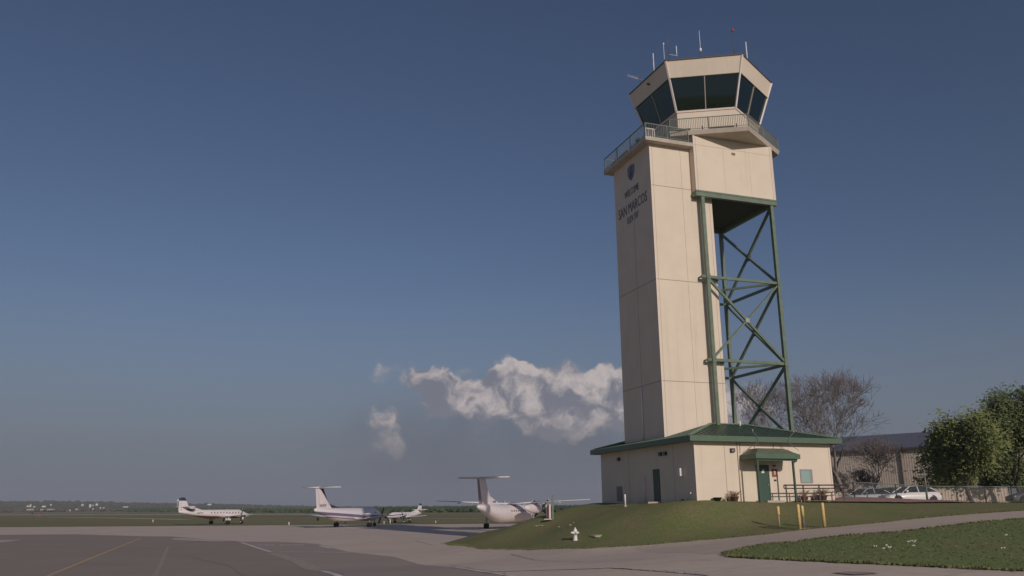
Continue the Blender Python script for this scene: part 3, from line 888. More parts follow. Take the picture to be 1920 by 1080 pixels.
    p = edge(0, .70); y = MB(); y.lathe([(.05, 0), (.09, .05), (.05, .12)], 0, 0, 8); y.v = [(x + p.x, yy + p.y, zz + p.z + .12) for x, yy, zz in y.v]; y.build('roof_lamp', DARK, c)
    # ---- truss
    p0, p1, q0, q1 = 4.32, 10.417, kv + .12, 10.633
    zb, zA, zB = 4.0, 15.874, 9.759
    legs = {'fl': (p0, q0), 'fr': (p1, q0), 'br': (p1, q1)}
    for n, (u, v) in legs.items():
        m = MB(); m.box(u - .13, v - .13, zb, u + .13, v + .13, kb - .42); m.build('steel_column', GREEN, t)
    m = MB()
    m.box(k0 - .05, kv - .06, kb - .42, k1 + .03, kv + .22, kb - .001); m.box(k1 - .25, kv + .22, kb - .38, k1 + .03, kw, kb - .001); m.box(k0, kw - .25, kb - .38, k1 - .25, kw, kb - .001)
    m.box(k0 - .09, kv - .09, kb - .1, k1 + .06, kv - .03, kb + .02)
    m.box(k0 - .05, kv + .22, kb - .38, k0 + .2, sv0 - .01, kb - .001)
    m.build('ring_beam', GREEN, t)

    def beam(a, b, w=.15, h=None, name='brace'):
        mb = MB(); mb.bar(a, b, w, h or w); return mb.build(name, GREEN, t)
    fl = lambda z: (p0, q0, z); fr = lambda z: (p1, q0, z); br = lambda z: (p1, q1, z)
    for z in (zA, zB):
        beam(fl(z), fr(z), .14, .2, 'girt'); beam(fr(z - .05), br(z - .05), .16, .2, 'girt')
        beam(fr(z), (su1, sv1 - 1.2, z), .12, .16); beam((su1, q1 - .6, z - .05), br(z - .05), .12, .16, 'girt')
        # short struts that tie the front column back to the shaft
        beam((p0 - .45, q0 + .1, z), (p0 - .45, sv0, z), .1); beam((p0 - .5, q0, z), (p0, q0, z), .16, .2)
        beam((su1 - .05, sv0 - .1, z - .1), (p0 + .1, q0 + .05, z - .1), .12)
        beam((su1, sv1 - .3, z - .9), br(z - .05), .08)
    beam(fl(zA - .1), fr(zB + .1), .17); beam(fr(zA - .1), fl(zB + .1), .12)
    beam(fr(kb - .5), br(zA), .17); beam(br(kb - .5), fr(zA), .17)
    beam(fr(zA - .1), br(zB), .17); beam((p1 + .0, q1, zA - .1), fr(zB), .14)
    beam(fr(zB - .1), br(zb + .3), .17); beam(br(zB - .1), fr(zb + .3), .17)
    for (a, b, f) in ((fl(zA), fr(zB), .5),):
        c_ = Vector(a).lerp(Vector(b), f); m = MB(); m.box(c_.x - .17, c_.y - .12, c_.z - .17, c_.x + .17, c_.y - .09, c_.z + .17); m.build('gusset_plate', mat('pale_gusset', (.33, .36, .26), .6), t)
    for z in ((kb - .5 + zA) / 2, (zA + zB) / 2, (zB + zb + .2) / 2):
        m = MB(); vm = (q0 + q1) / 2; m.box(p1 + .09, vm - .25, z - .3, p1 + .11, vm + .25, z + .3); m.build('gusset_plate', GREEN, t)
    for z in (zA, zB):
        for u, v in ((p0, q0), (p1, q0)):
            m = MB(); m.box(u - .15, v - .16, z - .2, u + .15, v - .135, z + .2); m.build('gusset_plate', GREEN, t)
    # ---- sign on the shaded face
    wall_letters('WELCOME', .78, 7.25, 23.1, t, 0.62)
    wall_letters('SAN MARCOS', 1.15, 7.25, 21.75, t, 0.66)
    wall_letters('ELEV 597', .72, 7.25, 20.95, t, 0.66)
    # shield emblem with a small aircraft tail shape
    m = MB(); sh = [(-.55, .75), (0, .95), (.55, .75), (.55, -.1), (.3, -.6), (0, -.9), (-.3, -.6), (-.55, -.1)]
    vv = [(su0 - .03, 7.2 - x, 24.85 + y * .72) for x, y in sh]; vb = [(su0 - .001, 7.2 - x, 24.85 + y * .72) for x, y in sh]; n = len(sh)
    m.add(vv + vb, [tuple(range(n)), tuple(range(n, 2 * n))[::-1]] + [(i, (i + 1) % n, n + (i + 1) % n, n + i) for i in range(n)])
    em = m.build('shield_emblem', mat('emblem_blue', (.16, .18, .25), .5), t)
    m = MB(); m.bar((su0 - .045, 7.4, 24.4), (su0 - .045, 7.05, 25.3), .12, .02, up=(1, 0, 0)); m.bar((su0 - .045, 7.05, 24.45), (su0 - .045, 7.3, 25.0), .1, .02, up=(1, 0, 0)); m.bar((su0 - .045, 7.45, 24.75), (su0 - .045, 6.95, 24.75), .09, .02, up=(1, 0, 0))
    m.build('emblem_figure', LETTER, em)
    return t


control_tower()

#@@REST@@
# ------------------------------------------------------------------ aircraft
def livery(name, base, bands, rough=.35):
    """paint with colour bands: (lo, hi, slope, colour) compares z + slope*x in the aircraft's own frame"""
    m = bpy.data.materials.new(name); m.use_nodes = True
    nt = m.node_tree; B = NB(nt); p = nt.nodes['Principled BSDF']
    tc = B.new('ShaderNodeTexCoord'); x, y, z = B.sep(tc.outputs['Object'])
    c = B.mix(B.mr(B.noise(tc.outputs['Object'], 1.5, 4, .6), .3, .7), tuple(q * .93 for q in base), base)
    for lo, hi, sl, col in bands:
        h = B.m('ADD', z, B.m('MULTIPLY', x, sl))
        f = B.m('MULTIPLY', B.m('GREATER_THAN', h, lo), B.m('LESS_THAN', h, hi))
        c = B.mix(f, c, col)
    nt.links.new(c, p.inputs['Base Color']); p.inputs['Roughness'].default_value = rough
    return m


def fuselage(mb, st, n=22):
    rings = []
    for x, zc, ry, rt, rb in st:
        r = []
        for i in range(n):
            a = 2 * PI * i / n; r.append((x, ry * math.sin(a), zc + (rt if math.cos(a) > 0 else rb) * math.cos(a)))
        rings.append(r)
    mb.loft(rings)


def foil(mb, a, b, ca, cb, ta=.12, tb=.1, vertical=False):  # flat shaded when upright
    """tapered aerofoil from root a (leading edge) to tip b, chords ca, cb along -x"""
    prof = [(0, 0), (.05, .45), (.25, 1), (.6, .75), (1, .06), (1, -.06), (.6, -.4), (.25, -.55), (.05, -.35)]
    def ring(p, c, t):
        return [(p[0] - q * c, p[1] + (h * c * t * .5 if vertical else 0), p[2] + (0 if vertical else h * c * t * .5)) for q, h in prof]
    mb.loft([ring(a, ca, ta), ring(b, cb, tb)], smooth=not vertical)


def aircraft(name, label, loc, alpha, S, paint, finpaint, scale=1., group=None):
    t = empty(name, loc, PI / 2 - alpha, label, 'aeroplane', group, scale)
    m = MB(); fuselage(m, S['fus']); body = m.build('fuselage', paint, t)
    wz, span, wx = S['wz'], S['span'] / 2, S['wx']; dih = S.get('dih', .06)
    for s in (1, -1):
        m = MB(); foil(m, (wx, 0, wz), (wx - .1, s * S['ny'], wz + dih * S['ny']), S['c0'], S['c0'] * .95, .15, .14)
        foil(m, (wx - .1, s * S['ny'], wz + dih * S['ny']), (wx - .55, s * span, wz + dih * span), S['c0'] * .95, S['c1'], .14, .10)
        w = m.build('wing', S['wmat'], t)
        if s == 1 or True:
            for k in S.get('fair', ()):
                f = MB(); f.loft([[(wx - S['c0'] * .55 - q * 1.3, s * k + .09 * math.cos(a) * (1 - abs(2 * q - .9)), wz + dih * k - .18 + .14 * math.sin(a) * (1 - abs(2 * q - .9))) for a in (0, 1.05, 2.1, 3.14, 4.2, 5.25)] for q in (0, .3, .6, .95)]); f.build('flap_fairing', WHITE, w)
        m = MB(); nx, nz = S['nx'], S['nz']; nw, nh, nl = S['nw'], S['nh'], S['nl']
        rg = []
        for q, k, dz in ((0, .45, -.0), (.06, .75, 0), (.2, 1, 0), (.55, 1, 0), (.8, .72, .05), (1, .2, .18)):
            rg.append([(nx - q * nl, s * S['ny'] + k * nw * math.cos(a), nz + dz + k * nh * math.sin(a)) for a in [2 * PI * i / 14 for i in range(14)]])
        m.loft(rg); nac = m.build('engine_nacelle', paint, t)
        # propeller
        pr = MB(); pr.loft([[(nx + d, s * S['ny'] + r * math.cos(a), nz + r * math.sin(a)) for a in [2 * PI * i / 10 for i in range(10)]] for d, r in ((0, .24), (.25, .2), (.5, .05))]); prop = pr.build('propeller_hub', DARK if S.get('darkhub') else WHITEMET, nac)
        n = S.get('blades', 4); ph = S.get('phase', .5)
        for k in range(n):
            a = ph + 2 * PI * k / n + (0.2 if s > 0 else 0); ca, sa = math.cos(a), math.sin(a); R0 = S['pr']
            b = MB(); yy, zz = s * S['ny'], nz
            for r0, r1, w0, w1, mi in ((.15, .45, .08, .16, 0), (.45, R0 - .18, .16, .13, 0), (R0 - .18, R0, .13, .07, 1)):
                vs = []
                for r, w in ((r0, w0), (r1, w1)):
                    for q, dx in ((-w, .03), (w, -.03), (w, -.06), (-w, .0)):
                        vs.append((nx + .2 + dx, yy + r * ca - q * sa, zz + r * sa + q * ca))
                b.add(vs, [(0, 1, 2, 3), (7, 6, 5, 4), (0, 1, 5, 4), (1, 2, 6, 5), (2, 3, 7, 6), (3, 0, 4, 7)], mi=mi)
            b.build('propeller_blade', [DARK, WHITEMET], nac)
        # main gear
        g = MB(); gy = s * S['track'] / 2; g.bar((-.05, gy, .35), (.12, gy, nz - nh * .6), .075, n=8); g.bar((-.05, gy, .5), (.75, gy, nz - nh * .7), .045, n=6)
        for dy in (-.18, .18): g.bar((0, gy + dy * .3, .38), (0, gy + dy, .38), .06, n=6)
        gr = g.build('landing_gear', S.get('gearmat', GREY), t)
        if S.get('doors'):
            for dy in (-.3, .3):
                d = MB(); d.box(-.35, gy + dy - .02, .75, .45, gy + dy + .02, nz - nh * .5); d.build('gear_door', WHITE, gr)
        for dy in ((-.22, .22) if S.get('twin', True) else (0,)):
            wh = MB(); wh.lathe([(.12, -.11), (S['wr'] * .9, -.11), (S['wr'], -.05), (S['wr'], .05), (S['wr'] * .9, .11), (.12, .11)], 0, 0, 18)
            wh.v = [(a, gy + dy + c, S['wr'] + b) for a, b, c in wh.v]; wh.build('wheel', BLACK, gr)
    # nose gear
    g = MB(); g.bar((S['wb'], 0, .3), (S['wb'] + .05, 0, S['fus'][2][1] - .3), .06, n=8); g.bar((S['wb'], 0, .5), (S['wb'] - .5, 0, S['fus'][2][1] - .4), .035, n=6); gr = g.build('nose_gear', S.get('gearmat', GREY), t)
    for dy in (-.14, .14):
        wh = MB(); wh.lathe([(.1, -.07), (.27, -.07), (.29, 0), (.27, .07), (.1, .07)], 0, 0, 16); wh.v = [(a + S['wb'], dy + c, .29 + b) for a, b, c in wh.v]; wh.build('wheel', BLACK, gr)
    if S.get('doors'):
        d = MB(); d.box(S['wb'] - .4, -.2, .85, S['wb'] + .3, -.16, 1.5); d.build('gear_door', WHITE, gr)
    # fin, rudder, tailplane
    f = S['fin']  # (root LE x, root z, root chord, tip LE x, tip z, tip chord)
    m = MB(); foil(m, (f[0], 0, f[1]), (f[3], 0, f[4]), f[2] * .74, f[5] * .74, .10, .10, True)
    d = S['dorsal']; m.add([(d[0], 0, d[1]), (f[0] - .4, .05, f[1]), (f[0] - .4, -.05, f[1]), (d[2], .03, d[3]), (d[2], -.03, d[3])], [(0, 1, 3), (0, 4, 2), (0, 2, 1), (1, 2, 4, 3), (0, 3, 4)])
    fin = m.build('fin', finpaint, t)
    m = MB(); foil(m, (f[0] - f[2] * .76, 0, f[1]), (f[3] - f[5] * .76, 0, f[4] - .05), f[2] * .24, f[5] * .26, .16, .14, True); m.build('rudder', S.get('rudmat', finpaint), fin)
    tz, tx, ts, tc0, tc1 = S['tail']
    for s in (1, -1):
        m = MB(); foil(m, (tx, 0, tz), (tx - .35, s * ts / 2, tz + S.get('tdih', .05)), tc0, tc1, .24, .22); m.build('tailplane', WHITE, t)
    if S.get('bullet'):
        m = MB(); m.loft([[(tx + .5 - q * 2.4, r * math.cos(a), tz + r * math.sin(a)) for a in [2 * PI * i / 10 for i in range(10)]] for q, r in ((0, .03), (.15, .14), (.6, .15), (1, .03))]); m.build('tail_bullet', WHITE, fin)
    # side windows
    wx0, wx1, n, zw, ww, wh_ = S['win']
    for s in (1, -1):
        for i in range(n):
            x = wx0 + (wx1 - wx0) * i / max(1, n - 1)
            ry = S['ry']; m = MB(); yv = s * (math.sqrt(max(.01, 1 - ((zw - S['zc']) / S['rz']) ** 2)) * ry + .012)
            m.box(x - ww / 2, min(yv, yv - s * .08), zw - wh_ / 2, x + ww / 2, max(yv, yv - s * .08), zw + wh_ / 2); m.build('cabin_window', DARK, t)
    # flight deck glazing
    cx, czz, cr = S['cock']
    for s in (1, -1):
        m = MB(); m.add([(cx, s * cr, czz), (cx + .75, s * (cr - .28), czz - .02), (cx + .45, s * (cr - .42), czz + .36), (cx, s * (cr - .22), czz + .42),
                         (cx, s * (cr - .1), czz), (cx + .7, s * (cr - .4), czz - .02), (cx + .4, s * (cr - .5), czz + .3), (cx, s * (cr - .35), czz + .36)],
                        [(0, 1, 2, 3), (7, 6, 5, 4), (0, 1, 5, 4), (1, 2, 6, 5), (2, 3, 7, 6), (3, 0, 4, 7)]); m.build('windscreen', GLASS, t)
    if S.get('reg'):
        txt, x, z, size, yv = S['reg']
        Mx = Matrix(((1, 0, 0, x), (0, 0, -1, -yv), (0, 1, 0, z), (0, 0, 0, 1)))
        text_mesh('registration', txt, size, LETTER, t, Mx, .006)
        # mirrored reading on the other side
        Mx = Matrix(((-1, 0, 0, x), (0, 0, 1, yv), (0, 1, 0, z), (0, 0, 0, 1)))
        text_mesh('registration', txt, size, LETTER, t, Mx, .006)
    return t


PW = (.80, .735, .75)
dash_fus = [(9.9, 2.15, .05, .05, .05), (9.6, 2.12, .42, .35, .38), (8.9, 2.15, .85, .72, .72), (8.0, 2.3, 1.18, 1.12, 1.05), (7.0, 2.35, 1.33, 1.32, 1.25), (5.5, 2.35, 1.345, 1.35, 1.35), (-4.0, 2.35, 1.345, 1.35, 1.35),
            (-5.5, 2.42, 1.3, 1.3, 1.22), (-7.5, 2.68, 1.12, 1.04, .98), (-9.5, 3.0, .86, .74, .72), (-11.2, 3.22, .52, .48, .45), (-12.2, 3.32, .25, .3, .26), (-12.4, 3.34, .1, .12, .1)]
DASH = dict(fus=dash_fus, wz=3.72, span=25.9, wx=1.75, ny=3.94, c0=2.9, c1=1.45, dih=.045, wmat=WHITE, fair=(2.2, 6.0, 8.6), nx=3.7, nz=3.05, nw=.5, nh=.72, nl=7.2, pr=1.98, blades=4, phase=.75, track=7.88,
            wr=.42, wb=7.9, fin=(-6.9, 3.7, 5.0, -9.6, 7.35, 2.9), dorsal=(-3.6, 3.68, -7.9, 4.9), tail=(7.4, -9.2, 7.95, 2.2, 1.3), win=(-2.2, 6.6, 10, 2.62, .28, .42), ry=1.345, zc=2.35, rz=1.35,
            cock=(8.0, 2.75, 1.1), twin=True, reg=('N8098', -6.3, 3.95, .42, .12), tdih=.12, gearmat=GREY, darkhub=True)
emb_fus = [(8.9, 1.75, .05, .05, .05), (8.5, 1.75, .4, .32, .35), (7.7, 1.85, .75, .65, .62), (6.9, 1.98, .98, .98, .85), (6.0, 2.0, 1.12, 1.13, 1.05), (-3.5, 2.0, 1.14, 1.14, 1.14),
           (-5.5, 2.12, 1.05, 1.03, .98), (-7.5, 2.38, .82, .78, .72), (-9.3, 2.62, .55, .55, .48), (-10.7, 2.8, .28, .34, .28), (-11.1, 2.84, .12, .16, .12)]
EMB = dict(fus=emb_fus, wz=1.2, span=19.8, wx=1.7, ny=3.29, c0=2.6, c1=1.2, dih=.09, wmat=WHITE, nx=3.6, nz=1.85, nw=.42, nh=.5, nl=5.6, pr=1.6, blades=4, phase=.35, track=6.58, wr=.38, wb=6.97,
           fin=(-6.6, 2.9, 3.9, -8.9, 6.2, 2.1), dorsal=(-3.6, 3.08, -7.6, 3.9), tail=(6.3, -8.6, 6.94, 1.8, 1.0), win=(-5.0, 6.2, 0, 2.35, .2, .3), ry=1.14, zc=2.0, rz=1.14, cock=(6.95, 2.28, .93),
           reg=('N1575', -9.0, 3.35, .6, .2), bullet=True, darkhub=True)
met_fus = [(7.9, 1.65, .04, .04, .04), (7.5, 1.66, .25, .2, .22), (6.6, 1.75, .52, .42, .42), (5.7, 1.88, .72, .62, .62), (4.9, 1.95, .83, .82, .78), (4.2, 1.95, .84, .84, .84), (-3.2, 1.95, .84, .84, .84),
           (-5.5, 2.1, .72, .70, .66), (-7.8, 2.28, .48, .46, .42), (-9.6, 2.4, .25, .25, .24), (-10.1, 2.42, .1, .1, .1)]
MET = dict(fus=met_fus, wz=1.25, span=15.5, wx=1.6, ny=2.29, c0=2.35, c1=1.05, dih=.08, wmat=WHITE, nx=3.3, nz=1.62, nw=.36, nh=.42, nl=4.6, pr=1.35, blades=4, phase=.1, track=4.57, wr=.32, wb=5.83,
           fin=(-7.3, 2.6, 2.9, -8.9, 5.05, 1.3), dorsal=(-4.6, 2.78, -8.05, 3.55), tail=(3.3, -8.0, 4.86, 1.5, .9), win=(-2.9, 4.1, 10, 2.14, .2, .36), ry=.84, zc=1.95, rz=.84, cock=(4.95, 2.18, .76),
           twin=True, doors=True, reg=('N437YG', -5.6, 2.05, .42, .76), darkhub=True)

AL = R_(21.5)
gx, gy, gz = G(912, 991.5)
rt = Vector((math.cos(AL), -math.sin(AL), 0))
p_ = Vector((gx, gy, 0.02)) + rt * 3.94 * .905
aircraft('turboprop_airliner', 'largest white high wing turboprop, half hidden behind the grass mound', p_, AL, DASH, livery('white_airliner', PW, []),
         livery('fin_white_red', PW, []), scale=.905)
DT = [o for o in bpy.data.objects if o.name.startswith('turboprop_airliner')][0]
for ch in [c for c in DT.children if c.name.startswith('fin')]:
    for r in ch.children:
        if r.name.startswith('rudder'): r.data.materials[0] = mat('rudder_red_grey', (.30, .20, .23), .5)
purple = (.19, .16, .26)
gx, gy, gz = G(661, 988.3)
aircraft('regional_turboprop', 'white T-tailed turboprop with purple belly stripe, parked nose away to the right', (gx, gy, .02), R_(22.5), EMB,
         livery('purple_stripe_paint', PW, [(1.58, 2.02, 0.053, purple), (1.2, 1.34, .053, purple), (-9, .95, .02, (.25, .20, .26))]), livery('dark_fin_edge', PW, [(-2.56, 9, .885, (.05, .045, .07))]), scale=.96)
gx, gy, gz = G(411, 983)
MT = aircraft('commuter_turboprop', 'white turboprop with dark red belly and navy fin tip, standing alone leftmost on the apron', (gx, gy, .02), R_(28), MET,
              livery('red_belly_paint', (.80, .745, .74), [(-9, 1.46, .035, (.19, .055, .08)), (1.46, 1.52, .035, (.45, .28, .33))]), livery('navy_tip', PW, [(4.45, 9, 0, (.035, .04, .085))]), scale=1.03)
m = MB(); m.add([(-8.6, -.50, 3.0), (-6.6, -.70, 3.0), (-6.6, -.72, 2.45), (-7.2, -.66, 2.3), (-8.1, -.58, 2.55), (-8.6, -.42, 3.0), (-6.6, -.62, 3.0), (-6.6, -.64, 2.45), (-7.2, -.58, 2.3), (-8.1, -.5, 2.55)],
                [(0, 1, 2, 3, 4), (9, 8, 7, 6, 5), (0, 1, 6, 5), (1, 2, 7, 6), (2, 3, 8, 7), (3, 4, 9, 8), (4, 0, 5, 9)])
m.v = [(x, y * .62, z) for x, y, z in m.v]
m.build('tail_emblem', mat('emblem_brown', (.13, .11, .10), .6), MT)
gx, gy, gz = G(754, 980.5)
M2 = dict(MET); M2['reg'] = None; M2['win'] = (-2.6, 1.6, 6, 2.14, .2, .3)
aircraft('commuter_turboprop', 'small far turboprop with maroon belly facing left, behind the nose of the purple striped one', (gx, gy, .02), R_(204), M2,
         livery('maroon_belly_paint', PW, [(-9, 1.5, .02, (.20, .08, .12))]), livery('navy_tip_far', PW, [(4.5, 9, 0, (.035, .04, .085))]), scale=.76)


# ------------------------------------------------------------------ cars
def car(name, label, loc, rz, paint, suv=False, glass=GLASS):
    t = empty(name, loc, rz, label, 'car', 'cars parked behind the railings')
    h = .1 if suv else 0
    # stations: x, sill z, belt z, half width
    st = [(2.28, .36, .52, .55), (2.2, .26, .66, .78), (1.95, .22, .74, .86), (1.2, .2, .86 + h, .9), (.75, .2, .93 + h, .91), (0, .2, .95 + h, .91), (-1.2, .2, .97 + h, .91), (-1.75, .22, .98 + h, .89), (-2.1, .26, .92 + h, .82), (-2.26, .38, .72, .7)]
    rings = []
    for x, z0, z1, w in st:
        zm = (z0 + z1) / 2
        rings.append([(x, -w * .9, z0), (x, -w, z0 + (z1 - z0) * .3), (x, -w * 1.0, zm + .1), (x, -w * .9, z1 - .02), (x, -w * .6, z1 + .015), (x, w * .6, z1 + .015), (x, w * .9, z1 - .02), (x, w, zm + .1), (x, w, z0 + (z1 - z0) * .3), (x, w * .9, z0)])
    m = MB(); m.loft(rings); m.build('body', paint, t)
    # glasshouse
    gs = [(.95, .90 + h, .91 + h, .78, .76), (.25, .92 + h, 1.36 + h, .82, .60), (-.3, .93 + h, 1.43 + h, .82, .62), (-1.0, .94 + h, 1.40 + h, .81, .60), (-1.5, .95 + h, 1.22 + h, .78, .58), (-1.95, .95 + h, .97 + h, .74, .70)]
    m = MB(); m.loft([[(x, -w0, z0), (x, -w1, z1), (x, w1, z1), (x, w0, z0)] for x, z0, z1, w0, w1 in gs], smooth=False); m.build('windows', glass, t)
    m = MB(); m.loft([[(x, -w1 - .02, z1 - .015), (x, -w1 * .8, z1 + .03), (x, w1 * .8, z1 + .03), (x, w1 + .02, z1 - .015)] for x, z0, z1, w0, w1 in gs[1:5]], smooth=True); m.build('roof', paint, t)
    for s in (1, -1):
        pl = MB()
        pl.bar((.95, s * .78, .92 + h), (.25, s * .62, 1.39 + h), .06, .05); pl.bar((-.35, s * .83, .92 + h), (-.33, s * .63, 1.42 + h), .06, .03); pl.bar((-2.0, s * .74, .95 + h), (-1.4, s * .6, 1.27 + h), .12, .05)
        pl.build('pillars', paint, t)
        mr_ = MB(); mr_.loft([[(.62, s * (.88 + q), .98 + h - k), (.74, s * (.88 + q), .98 + h - k), (.74, s * (.88 + q), 1.1 + h + k * 0), (.62, s * (.88 + q), 1.1 + h)] for q, k in ((0, 0), (.2, .03))], smooth=False); mr_.build('mirror', paint, t)
        hl = MB(); hl.loft([[(2.1 + q, s * .62, .58), (2.02 + q, s * .84, .60), (1.98 + q, s * .84, .70), (2.05 + q, s * .62, .70)] for q in (0, .06)], smooth=False); hl.build('headlight', mat('headlight_lens', (.7, .7, .72), .08), t)
        tl = MB(); tl.box(-2.22, min(s * .55, s * .8), .72, -2.12, max(s * .55, s * .8), .86); tl.build('tail_light', mat('tail_lens', (.22, .02, .02), .3), t)
        for x in (1.38, -1.38):
            w = MB(); w.lathe([(.2, -.1), (.30, -.1), (.325, -.05), (.325, .05), (.30, .1), (.2, .1)], 0, 0, 18); w.v = [(a + x, s * .82 + c, .325 + b) for a, b, c in w.v]; wo = w.build('wheel', BLACK, t)
            r = MB(); r.lathe([(.03, -.08), (.2, -.06), (.2, .06), (.03, .08)], 0, 0, 14); r.v = [(a + x, s * .83 + c, .325 + b) for a, b, c in r.v]; r.build('rim', GREY, wo)
            ar = MB(); ar.lathe([(.02, -.02), (.37, -.02), (.37, .02), (.02, .02)], 0, 0, 18); ar.v = [(a + x, s * .885 + c * .9, .36 + b) for a, b, c in ar.v]; ar.build('wheel_arch', DARK, t)
    return t


def on(px, Y):
    """ground point straight below pixel column px at distance Y"""
    d = pix_ray(px, 945); x = d.x / d.y * Y
    return (x, Y, H(x, Y))


CARW = mat('white_car_paint', (.80, .77, .76), .25, coat=.5)
CARS = mat('silver_car_paint', (.42, .43, .46), .3, coat=.5)
CARD = mat('dark_car_paint', (.05, .055, .07), .25, coat=.5)
p = on(1707, 67); car('parked_car', 'white saloon car nearest the tall thin pole, rightmost of the three', p, R_(184), CARW)
p = on(1665, 71); car('parked_car', 'dark roofed car between the white saloon and the silver car', p, R_(186), CARD, True)
p = on(1624, 70); car('parked_car', 'silver car with green tinted windscreen, nearest the bare tree trunk', p, R_(196), CARS)
p = on(1950, 68); car('parked_car', 'dark grey car cut off by the right edge behind the fence', p, R_(170), mat('grey_car_paint', (.12, .125, .13), .35), True)


# ------------------------------------------------------------------ street furniture
def bollard(label, px, py, h, kind=0):
    x, y, z = G(px, py)
    t = empty('bollard', (x, y, z - .03), 0, label, 'bollard', 'yellow bollards beside the path')
    m = MB()
    if kind == 0:
        m.lathe([(.085, 0), (.085, h - .07), (.07, h - .02), (.03, h)], 0, 0, 14); m.build('post', YELLOW, t)
    elif kind == 1:    # yellow sleeve over a grey pipe
        m.lathe([(.06, 0), (.06, h * .58)], 0, 0, 12); m.build('pipe', mat('grey_pipe', (.16, .13, .14), .6), t)
        m = MB(); m.lathe([(.08, h * .52), (.08, h - .06), (.06, h - .02), (.02, h)], 0, 0, 14); m.build('sleeve', YELLOW, t)
        m = MB(); m.lathe([(.25, 0), (.24, .05)], 0, 0, 16); m.build('base_plate', CONC, t)
    else:              # slim stake with a thicker top
        m.lathe([(.045, 0), (.045, h * .62)], 0, 0, 10); m.build('stake', mat('stake_paint', (.45, .30, .18), .6), t)
        m = MB(); m.lathe([(.055, h * .55), (.085, h * .62), (.085, h - .05), (.05, h)], 0, 0, 14); m.build('cap', YELLOW, t)


bollard('slim yellow stake with a thicker top, standing alone leftmost', 1461.5, 987, 1.1, 2)
bollard('full yellow bollard touching the grey footed one', 1500, 992.5, 1.3, 0)
bollard('bollard with yellow top half and grey pipe below', 1507.5, 991, 1.2, 1)
bollard('full yellow bollard standing apart on the right at the path edge', 1546, 988.5, 1.27, 0)

x, y, z = G(1079, 1013)
t = empty('fire_hydrant', (x, y, z - .02), R_(20), 'white fire hydrant on the grass slope near the paving edge', 'hydrant', scale=.92)
m = MB(); m.lathe([(.20, 0), (.20, .05), (.12, .07), (.12, .40), (.17, .42), (.17, .47), (.13, .48), (.13, .62), (.10, .70), (.05, .76), (.03, .77)], 0, 0, 18); m.build('barrel', WHITE, t)
m = MB(); m.bar((0, 0, .76), (0, 0, .83), .04, n=5); m.build('operating_nut', WHITE, t)
for a, r, L in ((180, .07, .28), (0, .07, .22), (-90, .09, .26)):
    m = MB(); v = Vector((math.cos(R_(a)), math.sin(R_(a)), 0)); m.bar(v * .1 + Vector((0, 0, .5)), v * L + Vector((0, 0, .5)), r, n=12); m.bar(v * L + Vector((0, 0, .5)), v * (L + .05) + Vector((0, 0, .5)), r * .5, n=5); m.build('outlet', WHITE, t)
x, y, z = G(1119, 1005)
m = MB(); m.loft([[(.38 * q * math.cos(a) * (1 + .2 * math.sin(3 * a)), .5 * q * math.sin(a), zz) for a in [i * PI / 5 for i in range(10)]] for q, zz in ((1, -.05), (1, .04), (.8, .07))], smooth=False)
o = m.build('flat_stone', mat('pale_stone', (.42, .37, .28), .9, var=.1)); o.location = (x, y, z); tag(o, 'flat pale stone lying in the grass to the right of the hydrant', 'stone')
x, y, z = G(1172.5, 946)
t = empty('marker_post', (x, y, z - .05), 0, 'short white marker post in front of the shaded building wall', 'post')
m = MB(); m.lathe([(.055, 0), (.055, .8), (.03, .84)], 0, 0, 12); m.build('post', WHITE, t); m = MB(); m.lathe([(.14, 0), (.12, .09)], 0, 0, 12); m.build('footing', CONC, t)

# upright boards on the mound beside the big aircraft
x, y, z = G(1035, 973)
t = empty('green_post', (x + .06, y, z - .05), 0, 'tall green square post on the mound in front of the wing', 'post')
m = MB(); m.box(-.07, -.07, 0, .07, .07, 1.62); m.build('post', GREEN, t); m = MB(); m.box(-.09, -.09, 1.62, .09, .09, 1.66); m.build('cap', GREENROOF, t)
t = empty('marker_board', (x - .16, y + .1, z - .05), 0, 'white and dark red marker board left of the green post', 'sign')
m = MB(); m.box(-.13, -.03, .05, -.02, .03, 1.02); m.build('red_half', mat('dark_red', (.16, .035, .035), .6), t); m = MB(); m.box(-.02, -.03, 0, .08, .03, 1.05); m.build('white_half', WHITE, t)
t = empty('standpipe', (x - .36, y + .3, z - .05), 0, 'thin white standpipe left of the marker board', 'pipe')
m = MB(); m.lathe([(.035, 0), (.035, .8)], 0, 0, 10); m.build('pipe', WHITEMET, t); m = MB(); m.lathe([(.03, .8), (.09, .84), (.08, .98), (.03, 1.02)], 0, 0, 10); m.build('head', WHITEMET, t)
m = MB(); m.box(-.28, -.2, -.05, .28, .2, .03); o = m.build('concrete_pad', CONC); o.location = (x - .3, y - .3, z); tag(o, 'small concrete pad at the foot of the marker board', 'pad')


